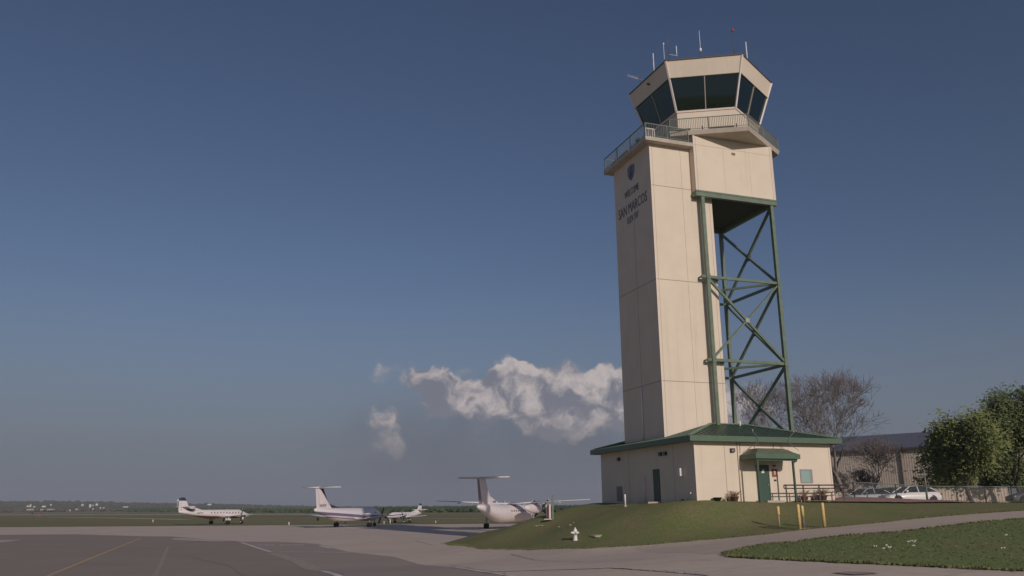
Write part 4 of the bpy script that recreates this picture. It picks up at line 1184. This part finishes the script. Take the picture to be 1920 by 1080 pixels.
# handrail by the entrance
def rail_run(name, label, cat, pts, h, posts, w=.05, mid=True, m=DKPIPE, loop=False):
    """pts, posts: world xyz on the ground"""
    t = empty(name, pts[0], 0, label, cat); o = Vector(pts[0])
    mb = MB()
    for a, b in zip(pts, pts[1:]): mb.bar(Vector(a) - o + Vector((0, 0, h)), Vector(b) - o + Vector((0, 0, h)), w * .55, n=8)
    mb.build('top_rail', m, t)
    if mid:
        mb = MB()
        for a, b in zip(pts, pts[1:]): mb.bar(Vector(a) - o + Vector((0, 0, h - .2)), Vector(b) - o + Vector((0, 0, h - .2)), w * .45, n=8)
        if loop: mb.bar(Vector((-.02, 0, h - .2)), Vector((-.02, 0, h)), w * .45, n=8)
        mb.build('lower_rail', m, t)
    for q in posts:
        mb = MB(); mb.bar(Vector(q) - o + Vector((0, 0, -.1)), Vector(q) - o + Vector((0, 0, h)), w, n=4); mb.build('rail_post', m, t)
    return t


def LH(u, v, dz=0):
    x, y = LW(u, v); return (x, y, max(H(x, y), 0) + dz)


rail_run('handrail', 'dark bronze pipe handrail along the wall beside the entrance', 'railing', [LH(5.55, -1.3), LH(7, -1.3), LH(8.2, -1.3), LH(9.4, -1.3), LH(10.6, -1.1)], 1.06, [LH(5.68, -1.3), LH(6.98, -1.3), LH(8.2, -1.3), LH(10.3, -1.1)], .075, loop=True)
rail_run('ramp_rail', 'short sloping rail behind the gravel bed in front of the cars', 'railing', [on(1570, 64), on(1628, 66), on(1656, 66.5), on(1700, 67)], .85, [on(1582, 64.5), on(1628, 66), on(1656, 66.5)], .07, mid=False)


def chain_fence():
    P = [on(1604, 60), on(1683, 60.5), on(1739, 61), on(1796, 61), on(1850, 61), on(1900, 61), on(1952, 61), on(2010, 61)]
    t = empty('chain_link_fence', P[0], 0, 'low green chain link fence with pipe posts along the lawn edge', 'fence'); o = Vector(P[0]); h = 1.12
    m = MB()
    for a, b in zip(P, P[1:]): m.bar(Vector(a) - o + Vector((0, 0, h)), Vector(b) - o + Vector((0, 0, h)), .028, n=8)
    m.build('top_rail', RAILPAINT, t)
    for i, a in enumerate(P):
        m = MB(); m.bar(Vector(a) - o - Vector((0, 0, .1)), Vector(a) - o + Vector((0, 0, h + .04)), .045, n=8); m.build('fence_post', mat('fence_green', (.045, .06, .05), .5), t)
    m = MB()
    for a, b in zip(P, P[1:]):
        a, b = Vector(a) - o, Vector(b) - o; L = (b - a).length; d = (b - a) / L; k = -h
        while k < L:
            for s in (1, -1):
                s0, s1 = (k, k + h) if s > 0 else (k + h, k)
                z0, z1 = 0., h
                c0, c1 = min(max(s0, 0), L), min(max(s1, 0), L)
                if abs(c1 - c0) > .02:
                    f0 = (c0 - s0) / (s1 - s0); f1 = (c1 - s0) / (s1 - s0)
                    m.bar(a + d * c0 + Vector((0, 0, f0 * h + .03)), a + d * c1 + Vector((0, 0, f1 * h + .0)), .0025, n=3, cap=False)
            k += .09
    m.build('wire_mesh', GREY, t)
    return P


chain_fence()
x, y, z = on(1741, 62.5)
t = empty('thin_pole', (x, y, z - .05), 0, 'tall thin grey pole standing beside the white car', 'pole')
m = MB(); m.lathe([(.035, 0), (.03, 2.35)], 0, 0, 10); m.build('shaft', GREY, t); m = MB(); m.lathe([(.05, 2.35), (.05, 2.40)], 0, 0, 10); m.build('cap', GREY, t)


def ribbed(mb, a, b, z0, z1, pitch=.3, depth=.05, mi=0):
    a, b = Vector(a), Vector(b); L = (b - a).length; d = (b - a) / L; nrm = Vector((d.y, -d.x, 0)); k = 0; pts = []
    while k < L:
        pts += [a + d * k, a + d * (k + pitch * .55), a + d * (k + pitch * .7) + nrm * depth, a + d * (k + pitch * .85) + nrm * depth]; k += pitch
    n = len(pts)
    mb.add([(p.x, p.y, z0) for p in pts] + [(p.x, p.y, z1) for p in pts], [(i, i + 1, n + i + 1, n + i) for i in range(n - 1)], mi=mi)
    back = [a - nrm * .08, b - nrm * .08]
    mb.add([(back[0].x, back[0].y, z0), (back[1].x, back[1].y, z0), (back[1].x, back[1].y, z1), (back[0].x, back[0].y, z1)], [(0, 1, 2, 3)], mi=mi)


BEIGE = mat('beige_ribbed_metal', (.52, .44, .375), .7, var=.12, vscale=.8)
a, b = on(1560, 82), on(1893, 78)
t = empty('ribbed_metal_wall', a, 0, 'long low beige ribbed metal wall behind the cars and fence', 'wall'); o = Vector(a)
m = MB(); ribbed(m, Vector((0, 0, 0)), Vector(b) - o - Vector((0, 0, (Vector(b) - o).z)), -.3, 1.42, .26, .03); m.build('panels', BEIGE, t)
m = MB(); bb = Vector(b) - o; m.bar((0, 0, 1.44), (bb.x, bb.y, 1.44), .14, .05); m.build('cap_rail', mat('cap_beige', (.42, .37, .32), .6), t)
x, y, z = b
t = empty('blue_grey_gate', (x + .45, y, z - .1), R_(-5), 'narrow blue grey gate panel at the end of the ribbed wall', 'gate')
m = MB(); m.box(-.32, -.04, 0, .32, .04, 1.5); m.build('gate_panel', mat('blue_grey', (.085, .10, .14), .6), t); m = MB(); m.bar((.38, 0, 0), (.38, 0, 1.75), .05, n=8); m.build('gate_post', GREY, t)

# hangar
def hangar():
    A, B_ = Vector((32.7, 122.6, 3.0)), Vector((66.7, 90, 3.0))
    d = (B_ - A); L = d.length; d /= L; n = Vector((d.y, -d.x, 0))
    if n.y > 0: n = -n
    t = empty('metal_hangar', A, 0, 'long beige ribbed hangar with a slate blue metal roof behind the trees', 'hangar')
    z1 = 6.85; up = Vector((0, 0, 1)); bk = -n * 11
    m = MB(); ribbed(m, Vector((0, 0, 0)), d * L, -.5, z1, .3, .018)
    q = [Vector((0, 0, -.5)), bk * 2 + Vector((0, 0, -.5)), bk * 2 + up * z1, bk + up * (z1 + 2.6), up * z1]
    m.add(q, [(0, 1, 2, 3, 4)]); m.add([p + d * L for p in q], [(0, 1, 2, 3, 4)]); m.add([q[1], q[2], q[2] + d * L, q[1] + d * L], [(0, 1, 2, 3)])
    m.build('wall', BEIGE, t)
    m = MB(); e = n * .5
    for s0, s1 in (((e + up * (z1 - .05)), (bk + up * (z1 + 2.6))), ((bk + up * (z1 + 2.6)), (bk * 2 - e + up * (z1 - .05)))):
        m.add([s0 - d * .4, s0 + d * (L + .4), s1 + d * (L + .4), s1 - d * .4, s0 - d * .4 + up * .14, s0 + d * (L + .4) + up * .14, s1 + d * (L + .4) + up * .14, s1 - d * .4 + up * .14],
              [(0, 1, 2, 3), (7, 6, 5, 4), (0, 1, 5, 4), (1, 2, 6, 5), (2, 3, 7, 6), (3, 0, 4, 7)])
    k = 0
    while k < L:
        m.bar(e + up * (z1 + .12) + d * k, bk + up * (z1 + 2.77) + d * k, .06, .05); k += .6
    m.build('roof', mat('slate_roof', (.115, .12, .155), .45, var=.08), t)
    m = MB(); m.bar(e + up * (z1 + .0), e + d * L + up * (z1 + .0), .16, .2); m.build('gutter', mat('gutter_dark', (.10, .085, .08), .5), t)
    k = 5.
    while k < L:
        m = MB(); m.bar(n * .16 + d * k - up * .4, n * .16 + d * k + up * (z1 - .1), .18, .18); m.build('downpipe', mat('downpipe_brown', (.13, .095, .08), .6), t); k += 9
    return t


hangar()

# ------------------------------------------------------------------ planters
TERRA = mat('terracotta', (.22, .13, .10), .8)
DRYG = mat('dry_stems', (.30, .22, .13), .9, var=.3, vscale=8)


def pot(label, u, v, r, h, plant, m=TERRA):
    x, y, z = LH(u, v)
    t = empty('planter', (x, y, max(z, BZ - .02)), random.random() * 6, label, 'planter', 'planters along the sunny wall')
    mb = MB(); mb.lathe([(r * .65, 0), (r, h * .9), (r * 1.08, h * .9), (r * 1.08, h), (r * .9, h), (r * .85, h * .85), (.01, h * .85)], 0, 0, 16); mb.build('pot', m, t)
    if plant:
        mb = MB()
        for i in range(plant):
            a = random.random() * 2 * PI; q = random.random(); l = h * (.6 + random.random() * 1.0); s = r * (.3 + q)
            p0 = Vector((math.cos(a) * r * .4 * q, math.sin(a) * r * .4 * q, h * .85)); p1 = p0 + Vector((math.cos(a) * s * .6, math.sin(a) * s * .6, l * .7)); p2 = p1 + Vector((math.cos(a) * s * .7, math.sin(a) * s * .7, l * .15))
            mb.bar(p0, p1, .012, n=3, r2=.009, cap=False); mb.bar(p1, p2, .009, n=3, r2=.003, cap=False)
        mb.build('plant', DRYG, t)


pot('low empty dark bowl near the building corner', 1.25, -.35, .26, .2, 0, DARK)
pot('terracotta pot of dry spiky grass left of the entrance canopy', 2.45, -.4, .27, .3, 70)
pot('small pot of low dry stems beside the larger terracotta pot', 1.95, -.45, .14, .16, 40)
pot('terracotta pot of dry grass below the window', 7.55, -.6, .25, .34, 60)
pot('tiny pot of dry stems between the two pots under the window', 8.2, -.55, .12, .18, 30)
pot('broad pot with a bushy dry plant by the far building corner', 8.95, -.6, .33, .42, 90, mat('grey_pot', (.16, .13, .12), .8))


# ------------------------------------------------------------------ trees
BARK = mat('bare_bark', (.195, .168, .162), .9, var=.25, vscale=1.5)
BARKD = mat('dark_bark', (.06, .048, .042), .9)


def branch_tree(name, label, loc, height, spread, seed, rad, depth=7, leaf=0, leafmat=None, bark=BARK, fork=3, lean=(0, 0), trunkfrac=.16, droop=0., leafsize=.16, first=None, cat='tree', group=None, keep=1.0, dome=None, rmin=.014, leafmin=0.):
    rnd = random.Random(seed)
    t = empty(name, loc, 0, label, cat, group)
    tr, cr, lf = MB(), MB(), MB(); tips = []; nodes = []

    def inside(p):
        if dome is None: return True
        rx, z0, z1, cx = dome
        zz = (p.z - z0) / (z1 - z0)
        if zz > rnd.uniform(.86, 1.06): return False
        rr = rx * math.sqrt(max(.05, 1 - max(0, (zz - .35) / .72) ** 2)) if zz > .35 else rx * (.8 + .2 * zz / .35)
        a = math.atan2(p.y, p.x - cx)
        wob = 1 + .16 * math.sin(3 * a + seed) + .12 * math.sin(5 * a + 2.3 * zz * 4 + seed * 2) + .10 * math.sin(9 * zz + seed)
        return math.hypot(p.x - cx, p.y) < rr * wob * rnd.uniform(.72, 1.12)

    def grow(p, d, L, r, lv):
        n = 3 if lv < 3 else 2
        q = p
        for i in range(n):
            d2 = (d + Vector((rnd.gauss(0, .16), rnd.gauss(0, .16), rnd.gauss(.05 - droop * .1, .10)))).normalized()
            e = q + d2 * (L / n); r2 = r * (1 - .22 * (i + 1) / n)
            if lv > 1 and not inside(e): tips.append(q); return
            (tr if lv <= 1 else cr).bar(q, e, max(r, rmin), n=(7 if lv < 2 else 4 if lv < 4 else 3), r2=max(r2, rmin), cap=False, smooth=True)
            nodes.append((e, lv))
            # side shoots
            if lv >= 2 and rnd.random() < .5 * keep and lv < depth:
                a = rnd.random() * 2 * PI; ax = d2.orthogonal().normalized(); ax.rotate(Matrix.Rotation(a, 3, d2))
                grow(e, (d2 * .6 + ax * .8).normalized(), L * rnd.uniform(.45, .7), r2 * .5, lv + 2)
            q, d, r = e, d2, r2
        if lv >= depth: tips.append(q); return
        k = fork if lv < 2 else (2 if rnd.random() < .6 else 3)
        a0 = rnd.random() * 2 * PI
        for i in range(k):
            a = a0 + 2 * PI * i / k + rnd.gauss(0, .35); ax = d.orthogonal().normalized(); ax.rotate(Matrix.Rotation(a, 3, d))
            sp = spread * rnd.uniform(.65, 1.25) * (1.1 if lv == 0 else .85)
            nd = (d + ax * sp + Vector((0, 0, .12))).normalized()
            grow(q, nd, L * rnd.uniform(.70, .94), r * rnd.uniform(.66, .84), lv + 1)
    h0 = height * trunkfrac
    tr.bar((0, 0, -.3), (0, 0, .15), rad * 1.5, n=9, r2=rad * 1.1, cap=False)
    grow(Vector((0, 0, .1)), Vector((lean[0], lean[1], 1)).normalized(), h0 * 1.6, rad, 0)
    tr.build('trunk', bark, t); print(name, 'verts', len(cr.v), 'tips', len(tips))
    if cr.v: c = cr.build('limbs', bark, t)
    if leaf:
        for p in tips + [e for e, lv in nodes if lv >= depth - 2 and rnd.random() < .5]:
            if p.z < leafmin: continue
            for _ in range(leaf):
                o = p + Vector((rnd.gauss(0, .42), rnd.gauss(0, .42), rnd.gauss(0, .34))); s = leafsize * rnd.uniform(.6, 1.3)
                u = Vector((rnd.gauss(0, 1), rnd.gauss(0, 1), rnd.gauss(0, 1))).normalized(); w = u.orthogonal().normalized() * s * .55; u = u * s
                lf.add([o - u, o + w, o + u, o - w], [(0, 1, 2, 3)])
        lf.build('foliage', leafmat, t)
    return t


def leaf_material(name, c1, c2):
    m = bpy.data.materials.new(name); m.use_nodes = True
    nt = m.node_tree; B = NB(nt); p = nt.nodes['Principled BSDF']
    tc = B.new('ShaderNodeTexCoord'); g = B.new('ShaderNodeNewGeometry')
    c = B.mix(B.mr(B.noise(tc.outputs['Object'], .8, 4, .6), .3, .7), c1, c2)
    c = B.mix(B.m('MULTIPLY', g.outputs['Random Per Island'], .5), c, tuple(q * .5 for q in c1))
    nt.links.new(c, p.inputs['Base Color']); p.inputs['Roughness'].default_value = .75; p.inputs['Specular IOR Level'].default_value = .2
    tl = B.new('ShaderNodeBsdfTranslucent'); nt.links.new(c, tl.inputs[0]); mx = B.new('ShaderNodeMixShader'); mx.inputs[0].default_value = .28
    nt.links.new(p.outputs[0], mx.inputs[1]); nt.links.new(tl.outputs[0], mx.inputs[2]); nt.links.new(mx.outputs[0], nt.nodes['Material Output'].inputs[0])
    return m


LEAF = leaf_material('spring_leaves', (.34, .37, .14), (.20, .25, .10))
LEAF2 = leaf_material('dark_leaves', (.25, .29, .12), (.15, .20, .09))

x, y, z = on(1592, 76); branch_tree('bare_tree', 'large leafless tree with a dark trunk right of the building corner', (x, y, z - .1), 12.5, .60, 5, .30, depth=8, dome=(7.4, .8, 12.0, 0.6), trunkfrac=.14, keep=.8)
x, y, z = on(1500, 84); branch_tree('bare_tree', 'leafless tree seen through the truss above the green roof', (x, y, z - .1), 13, .6, 12, .26, depth=8, dome=(7.0, 1.5, 13.0, 0), trunkfrac=.15, keep=.6)
x, y, z = on(1572, 90); branch_tree('bare_tree', 'tallest leafless tree, directly behind the right end of the green roof', (x, y, z - .1), 14.5, .54, 19, .30, depth=8, dome=(8.2, 1.5, 14.4, 0), trunkfrac=.15, keep=.6)
x, y, z = on(1640, 82); branch_tree('bare_tree', 'lower leafless tree in front of the hangar wall, nearest the white car', (x, y, z - .1), 9.5, .75, 26, .18, depth=7, dome=(5.2, .2, 8.6, 0), trunkfrac=.10, keep=.8)
x, y, z = on(1560, 80); branch_tree('bare_shrub', 'dense brown twiggy shrub at the foot of the leafless trees', (x, y, z - .1), 5, .8, 31, .10, depth=7, dome=(3.8, .0, 5.2, 0), trunkfrac=.1, cat='shrub')
x, y, z = on(1624, 92); branch_tree('bare_shrub', 'brown twiggy shrub against the hangar wall behind the cars', (x, y, z - .1), 5.5, .8, 37, .10, depth=7, dome=(5, .0, 5.8, 0), trunkfrac=.1, cat='shrub')
x, y, z = on(1824, 72); branch_tree('leafy_tree', 'green leafy tree with a forked trunk behind the fence', (x, y, z - .1), 13.5, .85, 44, .19, depth=7, leaf=6, leafmat=LEAF, bark=BARKD, dome=(4.8, .3, 11.0, 1.6), trunkfrac=.075, keep=1.1, leafmin=1.75)
x, y, z = on(1918, 76); branch_tree('leafy_tree', 'taller darker leafy tree cut off by the right edge', (x, y, z - .1), 13.0, .8, 48, .22, depth=7, leaf=6, leafmat=LEAF2, bark=BARKD, dome=(6.2, .5, 11.4, .6), trunkfrac=.10, leafmin=1.9)
x, y, z = on(1800, 86); branch_tree('leafy_shrub', 'low spreading green shrub below the left side of the forked tree', (x, y, z - .1), 6.4, .95, 52, .09, depth=6, leaf=8, leafmat=LEAF, bark=BARKD, dome=(3.8, .5, 6.0, 0), trunkfrac=.09, cat='shrub', leafsize=.15)
x, y, z = on(1880, 86); branch_tree('leafy_shrub', 'dark green shrub filling the gap between the two leafy trees', (x, y, z - .1), 7, .95, 57, .09, depth=6, leaf=8, leafmat=LEAF2, bark=BARKD, dome=(3.8, .6, 6.2, 0), trunkfrac=.10, cat='shrub', leafsize=.15)


# ------------------------------------------------------------------ far treeline, houses
def clumps(name, label, gen, m):
    ico = bmesh.new(); bmesh.ops.create_icosphere(ico, subdivisions=1, radius=1); base = [v.co.copy() for v in ico.verts]; fs = [[v.index for v in f.verts] for f in ico.faces]; ico.free()
    mb = MB(); rnd = random.Random(3)
    for (x, y, z, rx, rz) in gen(rnd):
        a = rnd.random() * 6
        vs = []
        for b in base:
            k = rnd.uniform(.72, 1.25)
            vs.append((x + (b.x * math.cos(a) - b.y * math.sin(a)) * rx * k, y + (b.x * math.sin(a) + b.y * math.cos(a)) * rx * k, z + b.z * rz * k))
        mb.add(vs, fs)
    return tag(mb.build(name, m), label, 'trees', kind='stuff')


def lerp_tab(tab, x):
    if x <= tab[0][0]: return tab[0][1]
    for (a, b), (c, d) in zip(tab, tab[1:]):
        if x <= c: return b + (d - b) * (x - a) / (c - a)
    return tab[-1][1]


TOPF = [(-400, 935), (0, 937), (100, 937.5), (200, 939), (300, 941.8), (400, 943.2), (480, 945), (560, 947), (620, 948.6), (700, 949), (760, 948.5), (900, 947.5), (1100, 946.5), (1300, 944.5)]
TOPN = [(220, 954), (330, 953), (480, 953.5), (600, 954), (660, 953), (700, 951), (800, 950), (900, 949), (1150, 947.5)]


def far_gen(rnd):
    for i in range(5200):
        px = rnd.uniform(-420, 1250); Y = rnd.uniform(1250, 1750)
        d = pix_ray(px, lerp_tab(TOPF, px)); s = 1750 / d.y; ztop = CZ + d.z * s
        f = (Y - 1250) / 500; zt = ztop * (.30 + .70 * f) * rnd.uniform(.82, 1.02)
        r = rnd.uniform(3.5, 8); yield (d.x / d.y * Y, Y, max(zt - r * .6, 1.0), r, r * .62)


def near_gen(rnd):
    for i in range(2600):
        px = rnd.uniform(235, 1150)
        Y0_ = lerp_tab([(235, 1050), (330, 900), (480, 640), (700, 540), (1150, 500)], px); Y = Y0_ * rnd.uniform(1.0, 1.13)
        d = pix_ray(px, lerp_tab(TOPN, px)); zt = (CZ + d.z / d.y * Y) * rnd.uniform(.55, 1.0)
        r = rnd.uniform(1.3, 2.8) * Y0_ / 620; yield (d.x / d.y * Y, Y, max(zt - r * .7, .4), r, r * .8)


clumps('far_wood', 'far grey green wooded ridge along the horizon', far_gen, mat('far_wood', (.058, .070, .045), .95, var=.35, vscale=.02, col2=(.10, .085, .062)))
clumps('near_treeline', 'darker green belt of trees at the far side of the airfield', near_gen, mat('near_wood', (.045, .072, .024), .95, var=.3, vscale=.04))
m = MB()
for px in range(-440, 1290, 30):
    d = pix_ray(px, lerp_tab(TOPF, px)); zt = CZ + d.z / d.y * 1750
    m.add([(d.x / d.y * 1200, 1200, -1), (d.x / d.y * 1300, 1300, 1.5), (d.x / d.y * 1800, 1800, max(zt - 7, 2)), (d.x / d.y * 2300, 2300, -1)], [])
n = len(m.v) // 4
m.f = [(i * 4 + k, (i + 1) * 4 + k, (i + 1) * 4 + k + 1, i * 4 + k + 1) for i in range(n - 1) for k in range(3)]; m.mi = [0] * len(m.f); m.smooth = [True] * len(m.f)
tag(m.build('hills', mat('hill_scrub', (.12, .12, .075), .95, var=.2, vscale=.01)), kind='structure')


def house(label, px, py, w, h, col, Y=1180, roof=(.16, .13, .12)):
    d = pix_ray(px, py); x = d.x / d.y * Y; zb = CZ + d.z / d.y * Y; k = Y / F_PX; w *= k * .8; h *= k * .55
    t = empty('far_house', (x, Y, zb), random.uniform(-.4, .4), label, 'house', 'houses on the far ridge')
    m = MB(); m.box(-w / 2, -w * .35, -.8, w / 2, w * .35, h); m.add([(-w / 2, -w * .35, h), (-w / 2, w * .35, h), (-w / 2, 0, h * 1.45)], [(0, 1, 2)]); m.add([(w / 2, -w * .35, h), (w / 2, w * .35, h), (w / 2, 0, h * 1.45)], [(0, 1, 2)])
    m.build('wall', mat('house_' + str(col), col, .8), t)
    m = MB()
    for s in (1, -1): m.add([(-w * .54, s * w * .39, h * .95), (w * .54, s * w * .39, h * .95), (w * .54, 0, h * 1.5), (-w * .54, 0, h * 1.5), (-w * .54, s * w * .39, h * 1.0), (w * .54, s * w * .39, h * 1.0), (w * .54, 0, h * 1.56), (-w * .54, 0, h * 1.56)], [(0, 1, 2, 3), (7, 6, 5, 4), (0, 1, 5, 4), (1, 2, 6, 5), (2, 3, 7, 6), (3, 0, 4, 7)])
    m.build('roof', mat('house_roof' + str(roof), roof, .8), t)


HW_, HT = (.62, .60, .56), (.46, .37, .31)
LR = (.55, .53, .5)
for a in (('tiny white far house leftmost in the left cluster', 52, 949.5, 4, 2.2, HW_, 1180, LR), ('small white far house with a tall gable in the left cluster', 57, 949.5, 3.5, 4, HW_, 1180, LR), ('low white far shed just right of the tall gabled house', 64, 950.5, 4, 1.8, HW_, 1180, LR),
          ('widest white far building of the left cluster', 82.5, 950, 7.5, 2.4, HW_, 1180, LR), ('lone white far house high on the ridge, right of the left cluster', 95.5, 947, 3.5, 2.2, HW_, 1300, LR),
          ('long tan far barn, leftmost of the tan sheds', 58, 955.5, 15, 1.8, HT, 1100, HT), ('short tan far shed between two longer tan barns', 79, 955.5, 7, 1.6, HT, 1100, HT), ('long tan far barn, rightmost of the tan sheds', 95.5, 955.5, 13, 2.0, HT, 1100, HT),
          ('bright white far house standing alone left of the white cluster', 154.5, 947.5, 4.5, 3.0, HW_, 1180, LR), ('tall white far house, left half of the central cluster', 169, 950, 4, 5, HW_, 1180, LR),
          ('small pale far house between the two tall white ones', 174.5, 948, 3.5, 2, HT, 1180, LR), ('tall white far house, right half of the central cluster', 181.5, 946.8, 4.5, 3.2, HW_, 1200, LR),
          ('small cream far hut below the central cluster', 174.5, 955, 2, 2.6, (.6, .52, .3), 1100, LR), ('tiny white far hut right of the cream hut', 188.5, 952.3, 2.2, 2, HW_, 1150, LR), ('small pinkish far hut rightmost under the cluster', 194.5, 952.5, 3.5, 1.6, HT, 1150, LR),
          ('small white far hut alone at the field edge', 131.5, 957, 2.2, 2, HW_, 1100, LR), ('low pinkish far hut right of the lone hut at the field edge', 144, 955.3, 6, 1.8, HT, 1100, LR),
          ('long white roofed far house right of all clusters', 235.5, 950.5, 9, 1.6, HW_, 1180, HW_), ('white far house seen above the cabin of the leftmost aeroplane', 393, 946.2, 8, 1.6, HW_, 1100, HW_)):
    house(*a)
d = pix_ray(333, 943); Y = 1240
t = empty('water_tower', (d.x / d.y * Y, Y, 2), 0, 'small white ball shaped far water tower on the ridge', 'water tower')
zt = CZ + pix_ray(333, 940).z / pix_ray(333, 940).y * Y - 2
m = MB(); m.lathe([(.7, 0), (.6, zt - .5)], 0, 0, 10); m.build('stem', HAYM, t)
m = MB(); m.lathe([(1.5 * math.sin(a) + .01, zt + 1.2 - 1.5 * math.cos(a)) for a in [PI * i / 8 for i in range(9)]], 0, 0, 14); m.build('tank', WHITE, t)

# ------------------------------------------------------------------ small airfield things
def edge_marker(label, px, py, h, m=WHITE):
    x, y, z = G(px, py)
    t = empty('edge_marker', (x, y, z + .01), 0, label, 'marker', 'apron edge markers')
    k = math.hypot(x, y) / F_PX; hh = h * k
    mb = MB(); mb.lathe([(hh * .16, .0), (hh * .16, hh * .8), (hh * .08, hh)], 0, 0, 10); mb.build('cone', m, t)
    mb = MB(); mb.lathe([(hh * .3, 0), (hh * .28, hh * .08)], 0, 0, 10); mb.build('base', mat('orange_base', (.4, .16, .06), .7), t)


for a in (('white edge marker far out on the grass line, leftmost', 247.5, 959.5, 3.6), ('white edge marker at the apron edge left of the leftmost aeroplane', 286.5, 979.5, 4.6), ('white edge marker between the leftmost and the purple striped aeroplane', 541.5, 985, 5.6),
          ('white edge marker under the far small aeroplane, left of the pair', 720, 983.0, 5), ('white edge marker under the far small aeroplane, right of the pair', 731.5, 982, 6), ('white edge marker between the far small and the largest aeroplane', 817, 981, 4.5)):
    edge_marker(*a)
x, y, z = G(60, 966)
t = empty('windsock_ball', (x, y, z), 0, 'small dark ball on a stake in the left field', 'marker'); m = MB(); m.lathe([(.04, 0), (.04, .6)], 0, 0, 8); m.build('stake', DARK, t)
m = MB(); m.lathe([(.55 * math.sin(a) + .01, 1.0 - .55 * math.cos(a)) for a in [PI * i / 8 for i in range(9)]], 0, 0, 12); m.build('ball', DARK, t)
x, y, z = G(596, 976)
t = empty('drum', (x, y, z), 0, 'small dark drum on the grass left of the purple striped aeroplane', 'drum'); m = MB(); m.lathe([(.3, 0), (.3, .55), (.33, .57), (.3, .75)], 0, 0, 12); m.build('barrel', DARK, t); m = MB(); m.lathe([(.31, .75), (.31, .79)], 0, 0, 12); m.build('lid', GREENDOOR, t)
for label, px in (('orange airfield sign in the left field, nearer the dark ball', 66.5), ('orange airfield sign in the left field, farther from the dark ball', 75)):
    x, y, z = G(px, 969); t = empty('airfield_sign', (x, y, z), 0, label, 'sign', 'orange airfield signs')
    m = MB(); m.box(-.9, -.08, .3, .9, .08, .95); m.build('panel', ORANGE, t)
    for s in (-.7, .7):
        m = MB(); m.box(s - .05, -.05, 0, s + .05, .05, .3); m.build('leg', DARK, t)


# ------------------------------------------------------------------ grass tufts and flowers
def pip(poly, x, y):
    c = False; j = len(poly) - 1
    for i in range(len(poly)):
        if (poly[i][1] > y) != (poly[j][1] > y) and x < (poly[j][0] - poly[i][0]) * (y - poly[i][1]) / (poly[j][1] - poly[i][1]) + poly[i][0]: c = not c
        j = i
    return c


def tufts():
    rnd = random.Random(11); pts = []
    isl = ISL
    while len(pts) < 2500:
        x, y = rnd.uniform(8, 42), rnd.uniform(20, 42)
        if x / y < .66 and pip(isl, x, y): pts.append((x, y, .05, .4))
    # ragged rims
    for poly, off in ((isl, .05), (FRONT, 0.)):
        L = list(zip(poly, poly[1:])) + ([(poly[-1], poly[0])] if poly is isl else [])
        for a, b in L:
            n = int(math.hypot(b[0] - a[0], b[1] - a[1]) * (40 if off else 45))
            for _ in range(min(n, 3000)):
                t_ = rnd.random(); pts.append((a[0] + (b[0] - a[0]) * t_ + rnd.gauss(0, .07), a[1] + (b[1] - a[1]) * t_ + rnd.gauss(0, .07), off, .8))
    nm = 0
    while nm < 0:
        px, py = rnd.uniform(860, 1900), rnd.uniform(945, 1028)
        x, y = rnd.uniform(-4, 36), rnd.uniform(45, 62)
        yf = lerp_tab([(p[0], p[1]) for p in sorted(FRONT)], x)
        if y > yf + .1 and x > -4:
            dx, dy = x - BX, y - BY; u, v = dx * CT + dy * ST, -dx * ST + dy * CT
            if (u > -.3 and v > -.3) or (u > 6.5 and v > -3): continue
            pts.append((x, y, 0., .5)); nm += 1
    zz = H_arr([(p[0], p[1]) for p in pts]); mb = MB()
    for (x, y, off, s), z in zip(pts, zz):
        for _ in range(2):
            a = rnd.random() * PI; w = .03 + .04 * rnd.random(); h = s * rnd.uniform(.04, .13); ox, oy = rnd.gauss(0, .05), rnd.gauss(0, .05)
            mb.add([(x + ox - w * math.cos(a), y + oy - w * math.sin(a), z + off), (x + ox + w * math.cos(a), y + oy + w * math.sin(a), z + off), (x + ox + rnd.gauss(0, .04), y + oy + rnd.gauss(0, .04), z + off + h)], [(0, 1, 2)])
    tag(mb.build('grass_tufts', leaf_material('grass_blades', (.20, .25, .095), (.26, .24, .12))), 'short ragged grass growing on the mound and lawn island', 'grass', kind='stuff')
    mb = MB()
    fl = [(1646, 1031), (1656, 1035), (1664, 1029), (1670, 1032), (1671, 1033.5), (1704, 1022.5), (1710, 1021), (1715, 1020.5), (1717, 1022), (1716.5, 1030), (1889, 1009.5), (1881, 1035), (1005, 989), (1008, 990), (1012, 988.5), (1016, 988.6), (1048, 991.5), (1069, 988.6), (1075, 984), (1071, 988)]
    for px, py in fl:
        x, y, z = G(px, py)
        for _ in range(2):
            a, b = x + rnd.gauss(0, .05), y + rnd.gauss(0, .05); r = .03
            mb.add([(a - r, b, z + .14), (a, b - r, z + .16), (a + r, b, z + .14), (a, b + r, z + .16), (a, b, z + .10)], [(0, 1, 2, 3), (0, 1, 4), (1, 2, 4), (2, 3, 4), (3, 0, 4)])
    tag(mb.build('white_flowers', WHITE), 'scattered small white flower heads in the grass', 'flowers', kind='stuff')


tufts()

# ------------------------------------------------------------------ the air itself
def haze():
    m = MB(); m.box(-1900, -40, -2, 1900, 2500, 60)
    hm = bpy.data.materials.new('air'); hm.use_nodes = True; nt = hm.node_tree; nt.nodes.clear()
    o = nt.nodes.new('ShaderNodeOutputMaterial'); v = nt.nodes.new('ShaderNodeVolumePrincipled')
    v.inputs['Color'].default_value = (.80, .86, .95, 1); v.inputs['Density'].default_value = .00022; v.inputs['Anisotropy'].default_value = 0.0
    nt.links.new(v.outputs[0], o.inputs['Volume'])
    ob = m.build('haze', hm); tag(ob, kind='stuff', label='thin pale air haze over the airfield')


haze()
